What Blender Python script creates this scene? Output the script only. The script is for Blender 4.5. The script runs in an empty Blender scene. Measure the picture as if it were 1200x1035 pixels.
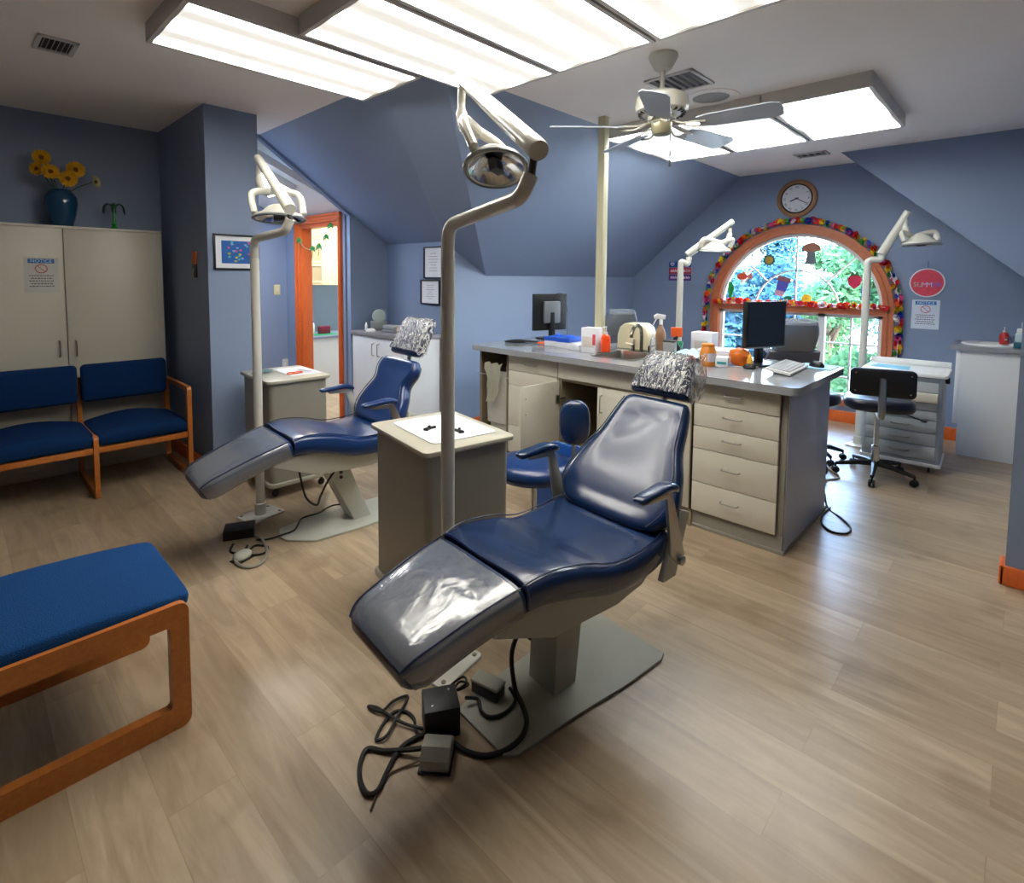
import bpy, bmesh, math, random
from mathutils import Vector, Matrix, noise
random.seed(7)
S = bpy.context.scene
COL = S.collection
PI = math.pi

# ------------------------------------------------------------------ camera
_y, _p, _r = 0.8103, 0.0689, 0.0088
F_ = Vector((math.sin(_y)*math.cos(_p), math.cos(_y)*math.cos(_p), -math.sin(_p)))
R0 = Vector((math.cos(_y), -math.sin(_y), 0)); U0 = R0.cross(F_)
R_ = math.cos(_r)*R0 + math.sin(_r)*U0; U_ = -math.sin(_r)*R0 + math.cos(_r)*U0
cd = bpy.data.cameras.new('camera'); cam = bpy.data.objects.new('camera', cd); COL.objects.link(cam)
m = Matrix((R_, U_, -F_)).transposed().to_4x4(); m.translation = Vector((0, 0, 1.5))
cam.matrix_world = m
cd.sensor_width = 36.0; cd.sensor_fit = 'HORIZONTAL'; cd.lens = 634.8/1200*36; cd.shift_y = -148.95/1200
cd.clip_start = 0.05; cd.clip_end = 300
S.camera = cam

# ------------------------------------------------------------------ world, daylight, exposure
W = bpy.data.worlds.new('sky'); S.world = W; W.use_nodes = True
wn = W.node_tree.nodes; wl = W.node_tree.links
bg = wn['Background']
sky = wn.new('ShaderNodeTexSky'); sky.sky_type = 'NISHITA'; sky.sun_disc = False
sky.sun_elevation = math.radians(48); sky.sun_rotation = math.radians(200); sky.air_density = 1.2; sky.dust_density = 2.0
tint = wn.new('ShaderNodeMix'); tint.data_type = 'RGBA'; tint.blend_type = 'MIX'; tint.inputs[0].default_value = .4; tint.inputs[7].default_value = (.5, .75, 1.35, 1)
wl.new(sky.outputs[0], tint.inputs[6]); wl.new(tint.outputs[2], bg.inputs[0]); bg.inputs[1].default_value = 8.0
sd = bpy.data.lights.new('sun', 'SUN'); sd.energy = 6.0; sd.angle = 0.02; sd.color = (1, .96, .88)
sun = bpy.data.objects.new('sun', sd); COL.objects.link(sun)
sun.rotation_euler = Vector((0.25, -0.75, 0.9)).to_track_quat('Z', 'Y').to_euler()   # high sun from the side, misses the room
def area(name, loc, sx, sy, power, color, direction=(0, 0, -1), portal=False):
    d = bpy.data.lights.new(name, 'AREA'); d.shape = 'RECTANGLE'; d.size = sx; d.size_y = sy
    d.energy = power; d.color = color
    if portal: d.cycles.is_portal = True
    o = bpy.data.objects.new(name, d); COL.objects.link(o); o.location = loc
    o.rotation_euler = Vector(direction).to_track_quat('-Z', 'Y').to_euler()
    return o
area('window_portal', (6.66, 1.88, 1.2), 2.0, 2.0, 1, (1, 1, 1), (-1, 0, 0), True)
S.view_settings.view_transform = 'Standard'; S.view_settings.look = 'None'
S.view_settings.gamma = 1.0; S.view_settings.use_curve_mapping = False
S.view_settings.exposure = 0.8
S.cycles.max_bounces = 8; S.cycles.diffuse_bounces = 5; S.cycles.glossy_bounces = 4
S.cycles.transparent_max_bounces = 12; S.cycles.transmission_bounces = 6
S.cycles.sample_clamp_indirect = 6.0
PANEL = 18.0          # brightness of the ceiling panels

# ------------------------------------------------------------------ materials
def lin(r, g, b):
    f = lambda c: (c/255/12.92) if c/255 <= .04045 else ((c/255+.055)/1.055)**2.4
    return (f(r), f(g), f(b), 1)
MATS = {}
def mat(name, col, rough=.5, metal=0., spec=.5, coat=0., bump=0., bscale=60., var=0., vscale=8., emit=None, estr=0., trans=0., sheen=0., alpha=1.):
    if name in MATS: return MATS[name]
    m = bpy.data.materials.new(name); m.use_nodes = True
    n = m.node_tree.nodes; l = m.node_tree.links; b = n['Principled BSDF']
    c = col if len(col) == 4 else lin(*col)
    b.inputs['Base Color'].default_value = c; b.inputs['Roughness'].default_value = rough
    b.inputs['Metallic'].default_value = metal; b.inputs['Specular IOR Level'].default_value = spec
    b.inputs['Coat Weight'].default_value = coat; b.inputs['Coat Roughness'].default_value = .08
    b.inputs['Transmission Weight'].default_value = trans; b.inputs['Sheen Weight'].default_value = sheen
    b.inputs['Alpha'].default_value = alpha
    tc = n.new('ShaderNodeTexCoord')
    if var or True:
        v = var if var else .03
        nz = n.new('ShaderNodeTexNoise'); nz.inputs['Scale'].default_value = vscale; nz.inputs['Detail'].default_value = 4
        l.new(tc.outputs['Object'], nz.inputs['Vector'])
        mr = n.new('ShaderNodeMapRange'); mr.inputs['To Min'].default_value = 1-v; mr.inputs['To Max'].default_value = 1+v
        l.new(nz.outputs['Fac'], mr.inputs['Value'])
        mx = n.new('ShaderNodeVectorMath'); mx.operation = 'SCALE'; mx.inputs[0].default_value = c[:3]
        l.new(mr.outputs[0], mx.inputs['Scale']); l.new(mx.outputs[0], b.inputs['Base Color'])
    if bump:
        n2 = n.new('ShaderNodeTexNoise'); n2.inputs['Scale'].default_value = bscale; n2.inputs['Detail'].default_value = 3
        l.new(tc.outputs['Object'], n2.inputs['Vector'])
        bp = n.new('ShaderNodeBump'); bp.inputs['Strength'].default_value = bump; bp.inputs['Distance'].default_value = .01
        l.new(n2.outputs['Fac'], bp.inputs['Height']); l.new(bp.outputs[0], b.inputs['Normal'])
    if emit:
        b.inputs['Emission Color'].default_value = emit; b.inputs['Emission Strength'].default_value = estr
    MATS[name] = m
    return m

PAINT = mat('blue_wall_paint', (130, 146, 174), .55, bump=.06, bscale=120, var=.03, vscale=3)
CEIL = mat('ceiling_paint', (244, 238, 234), .8, bump=.12, bscale=90)
WHITEW = mat('white_paint', (232, 232, 228), .5)
def wood(name, c1, c2, scale=(1, 1, 8), rough=.4, coat=.2):
    m = mat(name, c1, rough, coat=coat); n = m.node_tree.nodes; l = m.node_tree.links; b = n['Principled BSDF']
    tc = n.new('ShaderNodeTexCoord'); mp = n.new('ShaderNodeMapping'); mp.inputs['Scale'].default_value = scale
    nz = n.new('ShaderNodeTexNoise'); nz.inputs['Scale'].default_value = 9; nz.inputs['Detail'].default_value = 6; nz.inputs['Distortion'].default_value = .6
    cr = n.new('ShaderNodeMix'); cr.data_type = 'RGBA'
    cr.inputs[6].default_value = lin(*c1); cr.inputs[7].default_value = lin(*c2)
    l.new(tc.outputs['Object'], mp.inputs[0]); l.new(mp.outputs[0], nz.inputs['Vector']); l.new(nz.outputs['Fac'], cr.inputs[0])
    l.new(cr.outputs[2], b.inputs['Base Color'])
    return m
ORANGE = wood('orange_trim_wood', (232, 116, 46), (198, 84, 28), (6, 6, 1))
OAK = wood('oak_frame_wood', (206, 128, 58), (166, 90, 34), (6, 2, 6), .35)
WINWOOD = wood('window_frame_wood', (208, 124, 80), (176, 92, 54), (3, 3, 3), .35)
def floor_mat():
    m = bpy.data.materials.new('wood_plank_floor'); m.use_nodes = True
    n = m.node_tree.nodes; l = m.node_tree.links; b = n['Principled BSDF']
    tc = n.new('ShaderNodeTexCoord'); mp = n.new('ShaderNodeMapping'); mp.inputs['Rotation'].default_value = (0, 0, PI/2)
    l.new(tc.outputs['Object'], mp.inputs[0])
    def brick(offset):
        br = n.new('ShaderNodeTexBrick'); br.inputs['Scale'].default_value = 1; br.inputs['Brick Width'].default_value = 1.2
        br.inputs['Row Height'].default_value = .182; br.inputs['Mortar Size'].default_value = .0012; br.offset = offset
        br.inputs['Mortar Smooth'].default_value = .1; br.inputs['Bias'].default_value = 0
        br.inputs['Color1'].default_value = (0, 0, 0, 1); br.inputs['Color2'].default_value = (1, 1, 1, 1); br.inputs['Mortar'].default_value = (.3, .3, .3, 1)
        l.new(mp.outputs[0], br.inputs['Vector']); return br
    br = brick(.37)
    ramp = n.new('ShaderNodeValToRGB'); e = ramp.color_ramp.elements
    e[0].color = lin(162, 142, 116); e[1].color = lin(184, 165, 138)
    k = e.new(.5); k.color = lin(174, 155, 130)
    l.new(br.outputs['Color'], ramp.inputs[0])
    mg = n.new('ShaderNodeMapping'); mg.inputs['Scale'].default_value = (9, 1.1, 1)
    l.new(tc.outputs['Object'], mg.inputs[0])
    # grain shifted plank by plank
    ad = n.new('ShaderNodeVectorMath'); ad.operation = 'MULTIPLY_ADD'; ad.inputs[1].default_value = (7, 7, 7)
    l.new(br.outputs['Color'], ad.inputs[0]); l.new(mg.outputs[0], ad.inputs[2])
    nz = n.new('ShaderNodeTexNoise'); nz.inputs['Scale'].default_value = 1.6; nz.inputs['Detail'].default_value = 8; nz.inputs['Roughness'].default_value = .62; nz.inputs['Distortion'].default_value = 1.1
    l.new(ad.outputs[0], nz.inputs['Vector'])
    r2 = n.new('ShaderNodeValToRGB'); e = r2.color_ramp.elements
    e[0].position = .28; e[0].color = (.62, .58, .54, 1); e[1].position = .66; e[1].color = (1.08, 1.08, 1.08, 1)
    l.new(nz.outputs['Fac'], r2.inputs[0])
    mx = n.new('ShaderNodeMix'); mx.data_type = 'RGBA'; mx.blend_type = 'MULTIPLY'; mx.inputs[0].default_value = .8
    l.new(ramp.outputs[0], mx.inputs[6]); l.new(r2.outputs[0], mx.inputs[7])
    # knots
    vo = n.new('ShaderNodeTexNoise'); vo.inputs['Scale'].default_value = 3.2; vo.inputs['Detail'].default_value = 2
    l.new(tc.outputs['Object'], vo.inputs['Vector'])
    r3 = n.new('ShaderNodeValToRGB'); e = r3.color_ramp.elements
    e[0].position = .3; e[0].color = (.74, .70, .66, 1); e[1].position = .42; e[1].color = (1, 1, 1, 1)
    l.new(vo.outputs['Fac'], r3.inputs[0])
    mx3 = n.new('ShaderNodeMix'); mx3.data_type = 'RGBA'; mx3.blend_type = 'MULTIPLY'; mx3.inputs[0].default_value = .7
    l.new(mx.outputs[2], mx3.inputs[6]); l.new(r3.outputs[0], mx3.inputs[7])
    mx2 = n.new('ShaderNodeMix'); mx2.data_type = 'RGBA'; mx2.blend_type = 'MULTIPLY'
    l.new(mx3.outputs[2], mx2.inputs[6]); mx2.inputs[7].default_value = (.86, .83, .78, 1); l.new(br.outputs['Fac'], mx2.inputs[0])
    l.new(mx2.outputs[2], b.inputs['Base Color'])
    rr = n.new('ShaderNodeMapRange'); rr.inputs['To Min'].default_value = .25; rr.inputs['To Max'].default_value = .38
    l.new(nz.outputs['Fac'], rr.inputs['Value']); l.new(rr.outputs[0], b.inputs['Roughness'])
    bp = n.new('ShaderNodeBump'); bp.inputs['Strength'].default_value = .12; bp.inputs['Distance'].default_value = .004
    l.new(nz.outputs['Fac'], bp.inputs['Height']); l.new(bp.outputs[0], b.inputs['Normal'])
    return m
FLOOR = floor_mat()
VINYL = mat('navy_vinyl', (18, 43, 82), .26, spec=.6, coat=.25, var=.06, vscale=4, bump=.03, bscale=40)
PIPING = mat('dark_piping', (12, 32, 74), .35)
FABRIC = mat('blue_fabric', (30, 70, 122), .95, spec=.1, bump=.5, bscale=260, var=.1, vscale=90, sheen=.0)
GREYMETAL = mat('grey_enamel', (172, 172, 160), .45, spec=.4)
PALEENAMEL = mat('pale_enamel', (196, 198, 188), .4)
LAMPWHITE = mat('lamp_enamel', (206, 204, 194), .28, coat=.3)
LAMINATE = mat('cream_laminate', (206, 201, 186), .38)
GREYLAM = mat('grey_laminate', (142, 138, 128), .42, bump=.02, bscale=200)
WHITELAM = mat('white_laminate', (222, 224, 226), .35)
COUNTER = mat('grey_speckled_counter', (150, 152, 156), .16, var=.12, vscale=320, coat=.2)
PALETOP = mat('pale_cart_top', (180, 176, 160), .35)
STEEL = mat('brushed_steel', (176, 174, 168), .28, metal=1)
CHROME = mat('chrome', (220, 220, 220), .12, metal=1)
BLACK = mat('black_plastic', (14, 14, 16), .4)
RUBBER = mat('black_rubber', (20, 19, 19), .6)
DARKGREY = mat('dark_grey_plastic', (60, 60, 62), .45)
PAPER = mat('white_paper', (228, 230, 236), .8)
WHITEPL = mat('white_plastic', (230, 232, 232), .35)
GREYCORD = mat('grey_cord', (150, 146, 134), .5)
BLUECARD = mat('blue_printed_card', (30, 84, 190), .5)
BLUENIT = mat('blue_nitrile', (28, 92, 214), .5)
ORANGEPL = mat('orange_plastic', (236, 96, 40), .3)
REDPL = mat('red_plastic', (190, 44, 40), .3)
GREENPL = mat('green_plastic', (28, 150, 100), .4)
TEALPL = mat('teal_plastic', (28, 96, 118), .35)
BLUEBIN = mat('blue_bin_plastic', (34, 84, 160), .4)
def glossy_clear(name, tint, cover, rough, bump, bscale, rim=.0, stretch=(1, 1, 1), fold_glints=False):
    m = bpy.data.materials.new(name); m.use_nodes = True; n = m.node_tree.nodes; l = m.node_tree.links
    n.remove(n['Principled BSDF']); out = n['Material Output']
    t = n.new('ShaderNodeBsdfTransparent'); g = n.new('ShaderNodeBsdfGlossy'); d = n.new('ShaderNodeBsdfDiffuse')
    g.inputs['Roughness'].default_value = rough; d.inputs['Color'].default_value = tint; t.inputs['Color'].default_value = (.93, .95, .97, 1)
    fr = n.new('ShaderNodeFresnel'); fr.inputs['IOR'].default_value = 1.5
    mp = n.new('ShaderNodeMapRange'); mp.inputs['To Min'].default_value = .03+rim; mp.inputs['To Max'].default_value = .9
    m1 = n.new('ShaderNodeMixShader'); m2 = n.new('ShaderNodeMixShader'); m1.inputs[0].default_value = cover
    tc = n.new('ShaderNodeTexCoord'); mm = n.new('ShaderNodeMapping'); mm.inputs['Scale'].default_value = stretch
    l.new(tc.outputs['Object'], mm.inputs[0])
    nz = n.new('ShaderNodeTexNoise'); nz.inputs['Scale'].default_value = bscale; nz.inputs['Detail'].default_value = 3; nz.inputs['Distortion'].default_value = .8
    l.new(mm.outputs[0], nz.inputs['Vector'])
    bp = n.new('ShaderNodeBump'); bp.inputs['Strength'].default_value = bump; bp.inputs['Distance'].default_value = .012
    l.new(nz.outputs['Fac'], bp.inputs['Height'])
    for q in (g, d, fr): l.new(bp.outputs[0], q.inputs['Normal'])
    if fold_glints:      # highlights along the crumpled film's creases, painted in as white streaks
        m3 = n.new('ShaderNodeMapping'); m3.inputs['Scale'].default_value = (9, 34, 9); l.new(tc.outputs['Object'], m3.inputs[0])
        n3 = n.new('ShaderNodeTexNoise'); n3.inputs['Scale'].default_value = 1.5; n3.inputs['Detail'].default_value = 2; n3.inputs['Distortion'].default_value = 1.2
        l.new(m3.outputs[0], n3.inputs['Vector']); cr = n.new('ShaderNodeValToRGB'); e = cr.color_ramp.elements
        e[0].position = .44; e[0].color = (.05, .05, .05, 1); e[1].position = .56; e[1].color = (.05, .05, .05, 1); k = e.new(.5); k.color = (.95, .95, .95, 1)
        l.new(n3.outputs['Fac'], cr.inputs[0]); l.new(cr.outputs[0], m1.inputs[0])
    l.new(fr.outputs[0], mp.inputs['Value']); l.new(mp.outputs[0], m2.inputs[0])
    l.new(t.outputs[0], m1.inputs[1]); l.new(d.outputs[0], m1.inputs[2])
    l.new(m1.outputs[0], m2.inputs[1]); l.new(g.outputs[0], m2.inputs[2]); l.new(m2.outputs[0], out.inputs[0])
    return m
FILM = glossy_clear('clear_plastic_film', (.5, .55, .62, 1), .26, .16, .35, 9, .10)
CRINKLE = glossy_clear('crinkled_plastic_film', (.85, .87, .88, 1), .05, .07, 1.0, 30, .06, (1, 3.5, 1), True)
BAG = glossy_clear('bin_liner_film', (.8, .79, .72, 1), .6, .25, .9, 14, .06)
GLASS = glossy_clear('window_glass', (1, 1, 1, 1), .0, .02, .0, 1)
BOTTLE = glossy_clear('clear_bottle', (.8, .85, .9, 1), .25, .05, .0, 1, .05)
def leaf_mat(name, c, c2):
    m = bpy.data.materials.new(name); m.use_nodes = True; n = m.node_tree.nodes; l = m.node_tree.links
    n.remove(n['Principled BSDF']); out = n['Material Output']
    tc = n.new('ShaderNodeTexCoord'); nz = n.new('ShaderNodeTexNoise'); nz.inputs['Scale'].default_value = 1.3; nz.inputs['Detail'].default_value = 6
    l.new(tc.outputs['Object'], nz.inputs['Vector'])
    mx = n.new('ShaderNodeMix'); mx.data_type = 'RGBA'; mx.inputs[6].default_value = c; mx.inputs[7].default_value = c2
    l.new(nz.outputs['Fac'], mx.inputs[0])
    d = n.new('ShaderNodeBsdfDiffuse'); t = n.new('ShaderNodeBsdfTranslucent'); ms = n.new('ShaderNodeMixShader'); ms.inputs[0].default_value = .45
    l.new(mx.outputs[2], d.inputs[0]); l.new(mx.outputs[2], t.inputs[0]); l.new(d.outputs[0], ms.inputs[1]); l.new(t.outputs[0], ms.inputs[2]); l.new(ms.outputs[0], out.inputs[0])
    return m
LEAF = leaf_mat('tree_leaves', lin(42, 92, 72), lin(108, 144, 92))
LEAFB = leaf_mat('blue_green_tree_leaves', lin(44, 70, 104), lin(62, 104, 106))  # bluer leaf colour than LEAF, for the blue-green trees
BARK = mat('tree_bark', (92, 76, 62), .9, bump=.6, bscale=20)
GRASS = mat('dry_lawn', (150, 150, 138), .95, var=.3, vscale=3)

# ------------------------------------------------------------------ mesh helpers
def nb(): return bmesh.new()
def smooth_shade(me, ang=35):
    me.polygons.foreach_set('use_smooth', [True]*len(me.polygons))
    me.set_sharp_from_angle(angle=math.radians(ang))
def mk(name, bm, m, parent=None, ang=35, flat=False):
    me = bpy.data.meshes.new(name); bmesh.ops.recalc_face_normals(bm, faces=bm.faces[:]); bm.to_mesh(me); bm.free()
    for x in (m if isinstance(m, (list, tuple)) else [m]): me.materials.append(x)
    if not flat: smooth_shade(me, ang)
    o = bpy.data.objects.new(name, me); COL.objects.link(o)
    if parent is not None: o.parent = parent
    return o
def tag(o, label, cat, group=None, kind=None):
    if label: o['label'] = label
    if cat: o['category'] = cat
    if group: o['group'] = group
    if kind: o['kind'] = kind
    return o
def thing(name, label, cat, loc=(0, 0, 0), rz=0, group=None):
    o = bpy.data.objects.new(name, None); COL.objects.link(o); o.empty_display_size = .1
    o.location = loc; o.rotation_euler = (0, 0, rz); return tag(o, label, cat, group)
def struct(name, bm, m, parent=None, flat=True):
    o = mk(name, bm, m, parent, flat=flat)
    if parent is None: o['kind'] = 'structure'
    return o
def xf(verts, M):
    if M is not None:
        for v in verts: v.co = M @ v.co
def box(bm, x0, x1, y0, y1, z0, z1, bev=0., seg=2, M=None, mi=0):
    if x0 > x1: x0, x1 = x1, x0
    if y0 > y1: y0, y1 = y1, y0
    if z0 > z1: z0, z1 = z1, z0
    vs = [bm.verts.new((x, y, z)) for x in (x0, x1) for y in (y0, y1) for z in (z0, z1)]
    fs = [bm.faces.new([vs[i] for i in q]) for q in ((0, 1, 3, 2), (4, 6, 7, 5), (0, 4, 5, 1), (2, 3, 7, 6), (0, 2, 6, 4), (1, 5, 7, 3))]
    for f in fs: f.material_index = mi
    bmesh.ops.recalc_face_normals(bm, faces=fs)
    if bev > 0:
        es = list({e for f in fs for e in f.edges})
        r = bmesh.ops.bevel(bm, geom=es, offset=min(bev, .49*min(x1-x0, y1-y0, z1-z0)), segments=seg, profile=.5, affect='EDGES')
        vs = list({v for v in r['verts']} | {v for v in vs if v.is_valid})
        for f in {f for v in vs for f in v.link_faces}: f.material_index = mi
    xf(vs, M); return vs
def prism(bm, pts, h0, h1, axis='z', bev=0., seg=2, M=None, mi=0):
    """polygon pts extruded along axis; pts are (a,b) in the two other axes in order"""
    def P(a, b, h):
        return {'z': (a, b, h), 'y': (a, h, b), 'x': (h, a, b)}[axis]
    A = [bm.verts.new(P(a, b, h0)) for a, b in pts]; B = [bm.verts.new(P(a, b, h1)) for a, b in pts]
    n = len(pts); fs = [bm.faces.new(A), bm.faces.new(B)]
    for i in range(n): fs.append(bm.faces.new((A[i], A[(i+1) % n], B[(i+1) % n], B[i])))
    for f in fs: f.material_index = mi
    bmesh.ops.recalc_face_normals(bm, faces=fs)
    vs = A+B
    if bev > 0:
        es = list({e for f in fs[:2] for e in f.edges})
        r = bmesh.ops.bevel(bm, geom=es, offset=bev, segments=seg, profile=.5, affect='EDGES')
        vs = list({v for v in r['verts']} | {v for v in vs if v.is_valid})
    xf(vs, M); return vs
def rrect(x0, x1, y0, y1, r, n=5, corners=(1, 1, 1, 1)):
    out = []
    for i, (cx, cy, a) in enumerate(((x1-r, y1-r, 0), (x0+r, y1-r, 90), (x0+r, y0+r, 180), (x1-r, y0+r, 270))):
        if corners[i]:
            for k in range(n+1):
                t = math.radians(a+90*k/n); out.append((cx+r*math.cos(t), cy+r*math.sin(t)))
        else:
            out.append(((x1, y1), (x0, y1), (x0, y0), (x1, y0))[i])
    return out
def V(*a): return Vector(a)
def cat(pts, n=8, closed=False):
    P = [Vector(p) for p in pts]; out = []
    N = len(P)
    for i in range(N if closed else N-1):
        if closed: p0, p1, p2, p3 = P[(i-1) % N], P[i], P[(i+1) % N], P[(i+2) % N]
        else: p0, p1, p2, p3 = P[max(i-1, 0)], P[i], P[i+1], P[min(i+2, N-1)]
        for k in range(n):
            t = k/n
            out.append(.5*((2*p1)+(p2-p0)*t+(2*p0-5*p1+4*p2-p3)*t*t+(3*p1-p0-3*p2+p3)*t**3))
    if not closed: out.append(P[-1].copy())
    return out
def tube(bm, pts, r, n=10, caps=True, closed=False, M=None, flat=1., mi=0):
    P = [Vector(p) for p in pts]; N = len(P)
    rs = r if isinstance(r, (list, tuple)) else [r]*N
    tan = []
    for i in range(N):
        a = P[(i-1) % N] if (closed or i > 0) else P[i]; b = P[(i+1) % N] if (closed or i < N-1) else P[i]
        d = (b-a); tan.append(d.normalized() if d.length > 1e-9 else V(0, 0, 1))
    up = V(0, 0, 1) if abs(tan[0].z) < .9 else V(1, 0, 0)
    nrm = (up-tan[0]*up.dot(tan[0])).normalized(); rings = []; allv = []
    for i in range(N):
        nrm = (nrm-tan[i]*nrm.dot(tan[i])).normalized(); bi = tan[i].cross(nrm)
        ring = [bm.verts.new(P[i]+(nrm*math.cos(2*PI*k/n)*flat+bi*math.sin(2*PI*k/n))*rs[i]) for k in range(n)]
        rings.append(ring); allv += ring
    fs = []
    for i in range(N if closed else N-1):
        a, b = rings[i], rings[(i+1) % N]
        for k in range(n): fs.append(bm.faces.new((a[k], a[(k+1) % n], b[(k+1) % n], b[k])))
    if caps and not closed:
        fs.append(bm.faces.new(rings[0])); fs.append(bm.faces.new(rings[-1][::-1]))
    for f in fs: f.material_index = mi
    xf(allv, M); return allv
def fillet(pts, r=.07, n=6):
    P = [Vector(p) for p in pts]; out = [P[0]]
    for i in range(1, len(P)-1):
        a, b, c = P[i-1], P[i], P[i+1]; u = (a-b); v = (c-b); d = min(r, u.length*.48, v.length*.48); u.normalize(); v.normalize()
        for k in range(n+1):
            t = k/n; out.append(b+u*d*(1-t)**2+v*d*t*t)
    out.append(P[-1]); return out
def lathe(bm, prof, n=24, M=None, cap=True, mi=0):
    rings = []; allv = []
    for r, z in prof:
        if r < 1e-5: ring = [bm.verts.new((0, 0, z))]
        else: ring = [bm.verts.new((r*math.cos(2*PI*k/n), r*math.sin(2*PI*k/n), z)) for k in range(n)]
        rings.append(ring); allv += ring
    fs = []
    for a, b in zip(rings, rings[1:]):
        for k in range(n):
            k2 = (k+1) % n
            if len(a) == 1 and len(b) == 1: continue
            if len(a) == 1: fs.append(bm.faces.new((a[0], b[k], b[k2])))
            elif len(b) == 1: fs.append(bm.faces.new((a[k], a[k2], b[0])))
            else: fs.append(bm.faces.new((a[k], a[k2], b[k2], b[k])))
    if cap:
        for ring in (rings[0], rings[-1]):
            if len(ring) > 1: fs.append(bm.faces.new(ring))
    for f in fs: f.material_index = mi
    xf(allv, M); return allv
def T(x=0, y=0, z=0, rx=0, ry=0, rz=0):
    return Matrix.Translation((x, y, z)) @ Matrix.Rotation(rz, 4, 'Z') @ Matrix.Rotation(ry, 4, 'Y') @ Matrix.Rotation(rx, 4, 'X')
def frame_to(p, zdir, xhint=(1, 0, 0)):
    z = Vector(zdir).normalized(); x = Vector(xhint); x = (x-z*x.dot(z)).normalized(); y = z.cross(x)
    M = Matrix((x, y, z)).transposed().to_4x4(); M.translation = Vector(p); return M
def interp(st, m=5):
    """smooth interpolation of tuples of numbers"""
    out = []; N = len(st)
    for i in range(N-1):
        p0, p1, p2, p3 = st[max(i-1, 0)], st[i], st[i+1], st[min(i+2, N-1)]
        for k in range(m):
            t = k/m
            out.append(tuple(.5*((2*b)+(c-a)*t+(2*a-5*b+4*c-d)*t*t+(3*b-a-3*c+d)*t**3) for a, b, c, d in zip(p0, p1, p2, p3)))
    out.append(tuple(st[-1])); return out
def pad(bm, st, n=28, pw=4.0, grow=0., m=5, dish=0.):
    """upholstered pad: stations (u, z, half width, thickness above/below half) swept in the u-z plane; width along y"""
    S_ = interp(st, m); rings = []
    N = len(S_)
    for i, (u, z, hw, th) in enumerate(S_):
        a = S_[max(i-1, 0)]; b = S_[min(i+1, N-1)]
        t = V(b[0]-a[0], 0, b[1]-a[1]).normalized(); nn = V(-t.z, 0, t.x)
        ring = []
        for k in range(n):
            an = 2*PI*k/n; c, s = math.cos(an), math.sin(an)
            w = math.copysign(abs(c)**(2/pw), c); q = math.copysign(abs(s)**(2/pw), s)
            off = (th/2+grow)*q
            if q > 0: off += -dish*(1-w*w)*min(1, 4*i/N, 4*(N-1-i)/N)
            ring.append(bm.verts.new(V(u, 0, z)+V(0, (hw+grow)*w, 0)+nn*off))
        rings.append(ring)
    for a, b in zip(rings, rings[1:]):
        for k in range(n): bm.faces.new((a[k], a[(k+1) % n], b[(k+1) % n], b[k]))
    for ring in (rings[0], rings[-1]):
        c = sum((v.co for v in ring), Vector())/n; cv = bm.verts.new(c)
        for k in range(n): bm.faces.new((ring[k], ring[(k+1) % n], cv))
    return S_
def ellipsoid(bm, c, rx, ry, rz, M=None, n=16, p=2., mi=0):
    rings = []; allv = []
    for i in range(n//2+1):
        ph = -PI/2+PI*i/(n//2); cz, sz = math.cos(ph), math.sin(ph)
        if i in (0, n//2): r = [bm.verts.new((c[0], c[1], c[2]+rz*sz))]
        else:
            r = []
            for k in range(n):
                t = 2*PI*k/n; e = 2/p
                f = lambda x: math.copysign(abs(x)**e, x)
                r.append(bm.verts.new((c[0]+rx*f(cz)*f(math.cos(t)), c[1]+ry*f(cz)*f(math.sin(t)), c[2]+rz*f(sz))))
        rings.append(r); allv += r
    for a, b in zip(rings, rings[1:]):
        for k in range(n):
            k2 = (k+1) % n
            if len(a) == 1: f = bm.faces.new((a[0], b[k2], b[k]))
            elif len(b) == 1: f = bm.faces.new((a[k], a[k2], b[0]))
            else: f = bm.faces.new((a[k], a[k2], b[k2], b[k]))
            f.material_index = mi
    xf(allv, M); return allv
def text(name, s, size, m, parent, M, ext=.0006, align='CENTER', sx=1.):
    c = bpy.data.curves.new(name, 'FONT'); c.body = s; c.size = size; c.extrude = ext; c.align_x = align; c.align_y = 'CENTER'; c.space_character = sx
    c.materials.append(m); q = bpy.data.objects.new('tmp', c); COL.objects.link(q); bpy.context.view_layer.update()
    me = bpy.data.meshes.new_from_object(q.evaluated_get(bpy.context.evaluated_depsgraph_get())); me.name = name; bpy.data.objects.remove(q); bpy.data.curves.remove(c)
    o = bpy.data.objects.new(name, me); COL.objects.link(o); o.parent = parent; o.matrix_local = M; return o
def dup(root, loc=None, rz=None, label=None, group=None):
    r = root.copy(); COL.objects.link(r)
    if loc is not None: r.location = loc
    if rz is not None: r.rotation_euler = (0, 0, rz)
    if label: r['label'] = label
    if group: r['group'] = group
    for ch in list(root.children):
        c = ch.copy(); COL.objects.link(c); c.parent = r
        for g in ch.children:
            d = g.copy(); COL.objects.link(d); d.parent = c
    return r
# panel facing -X on plane x, or facing -Y on plane y: text matrices
def face_negx(x, y, z): return Matrix(((0, 0, -1, x), (-1, 0, 0, y), (0, 1, 0, z), (0, 0, 0, 1)))
def face_negy(x, y, z): return Matrix(((1, 0, 0, x), (0, 0, -1, y), (0, 1, 0, z), (0, 0, 0, 1)))

# ================================================================== THE ROOM
CZ = 2.70; XG = 6.51; YK = 3.914; XF = 3.2; ZF = 1.822
bm = nb(); box(bm, -3.1, 6.7, -4.1, 8.2, -.1, 0); struct('floor', bm, FLOOR)
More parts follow.
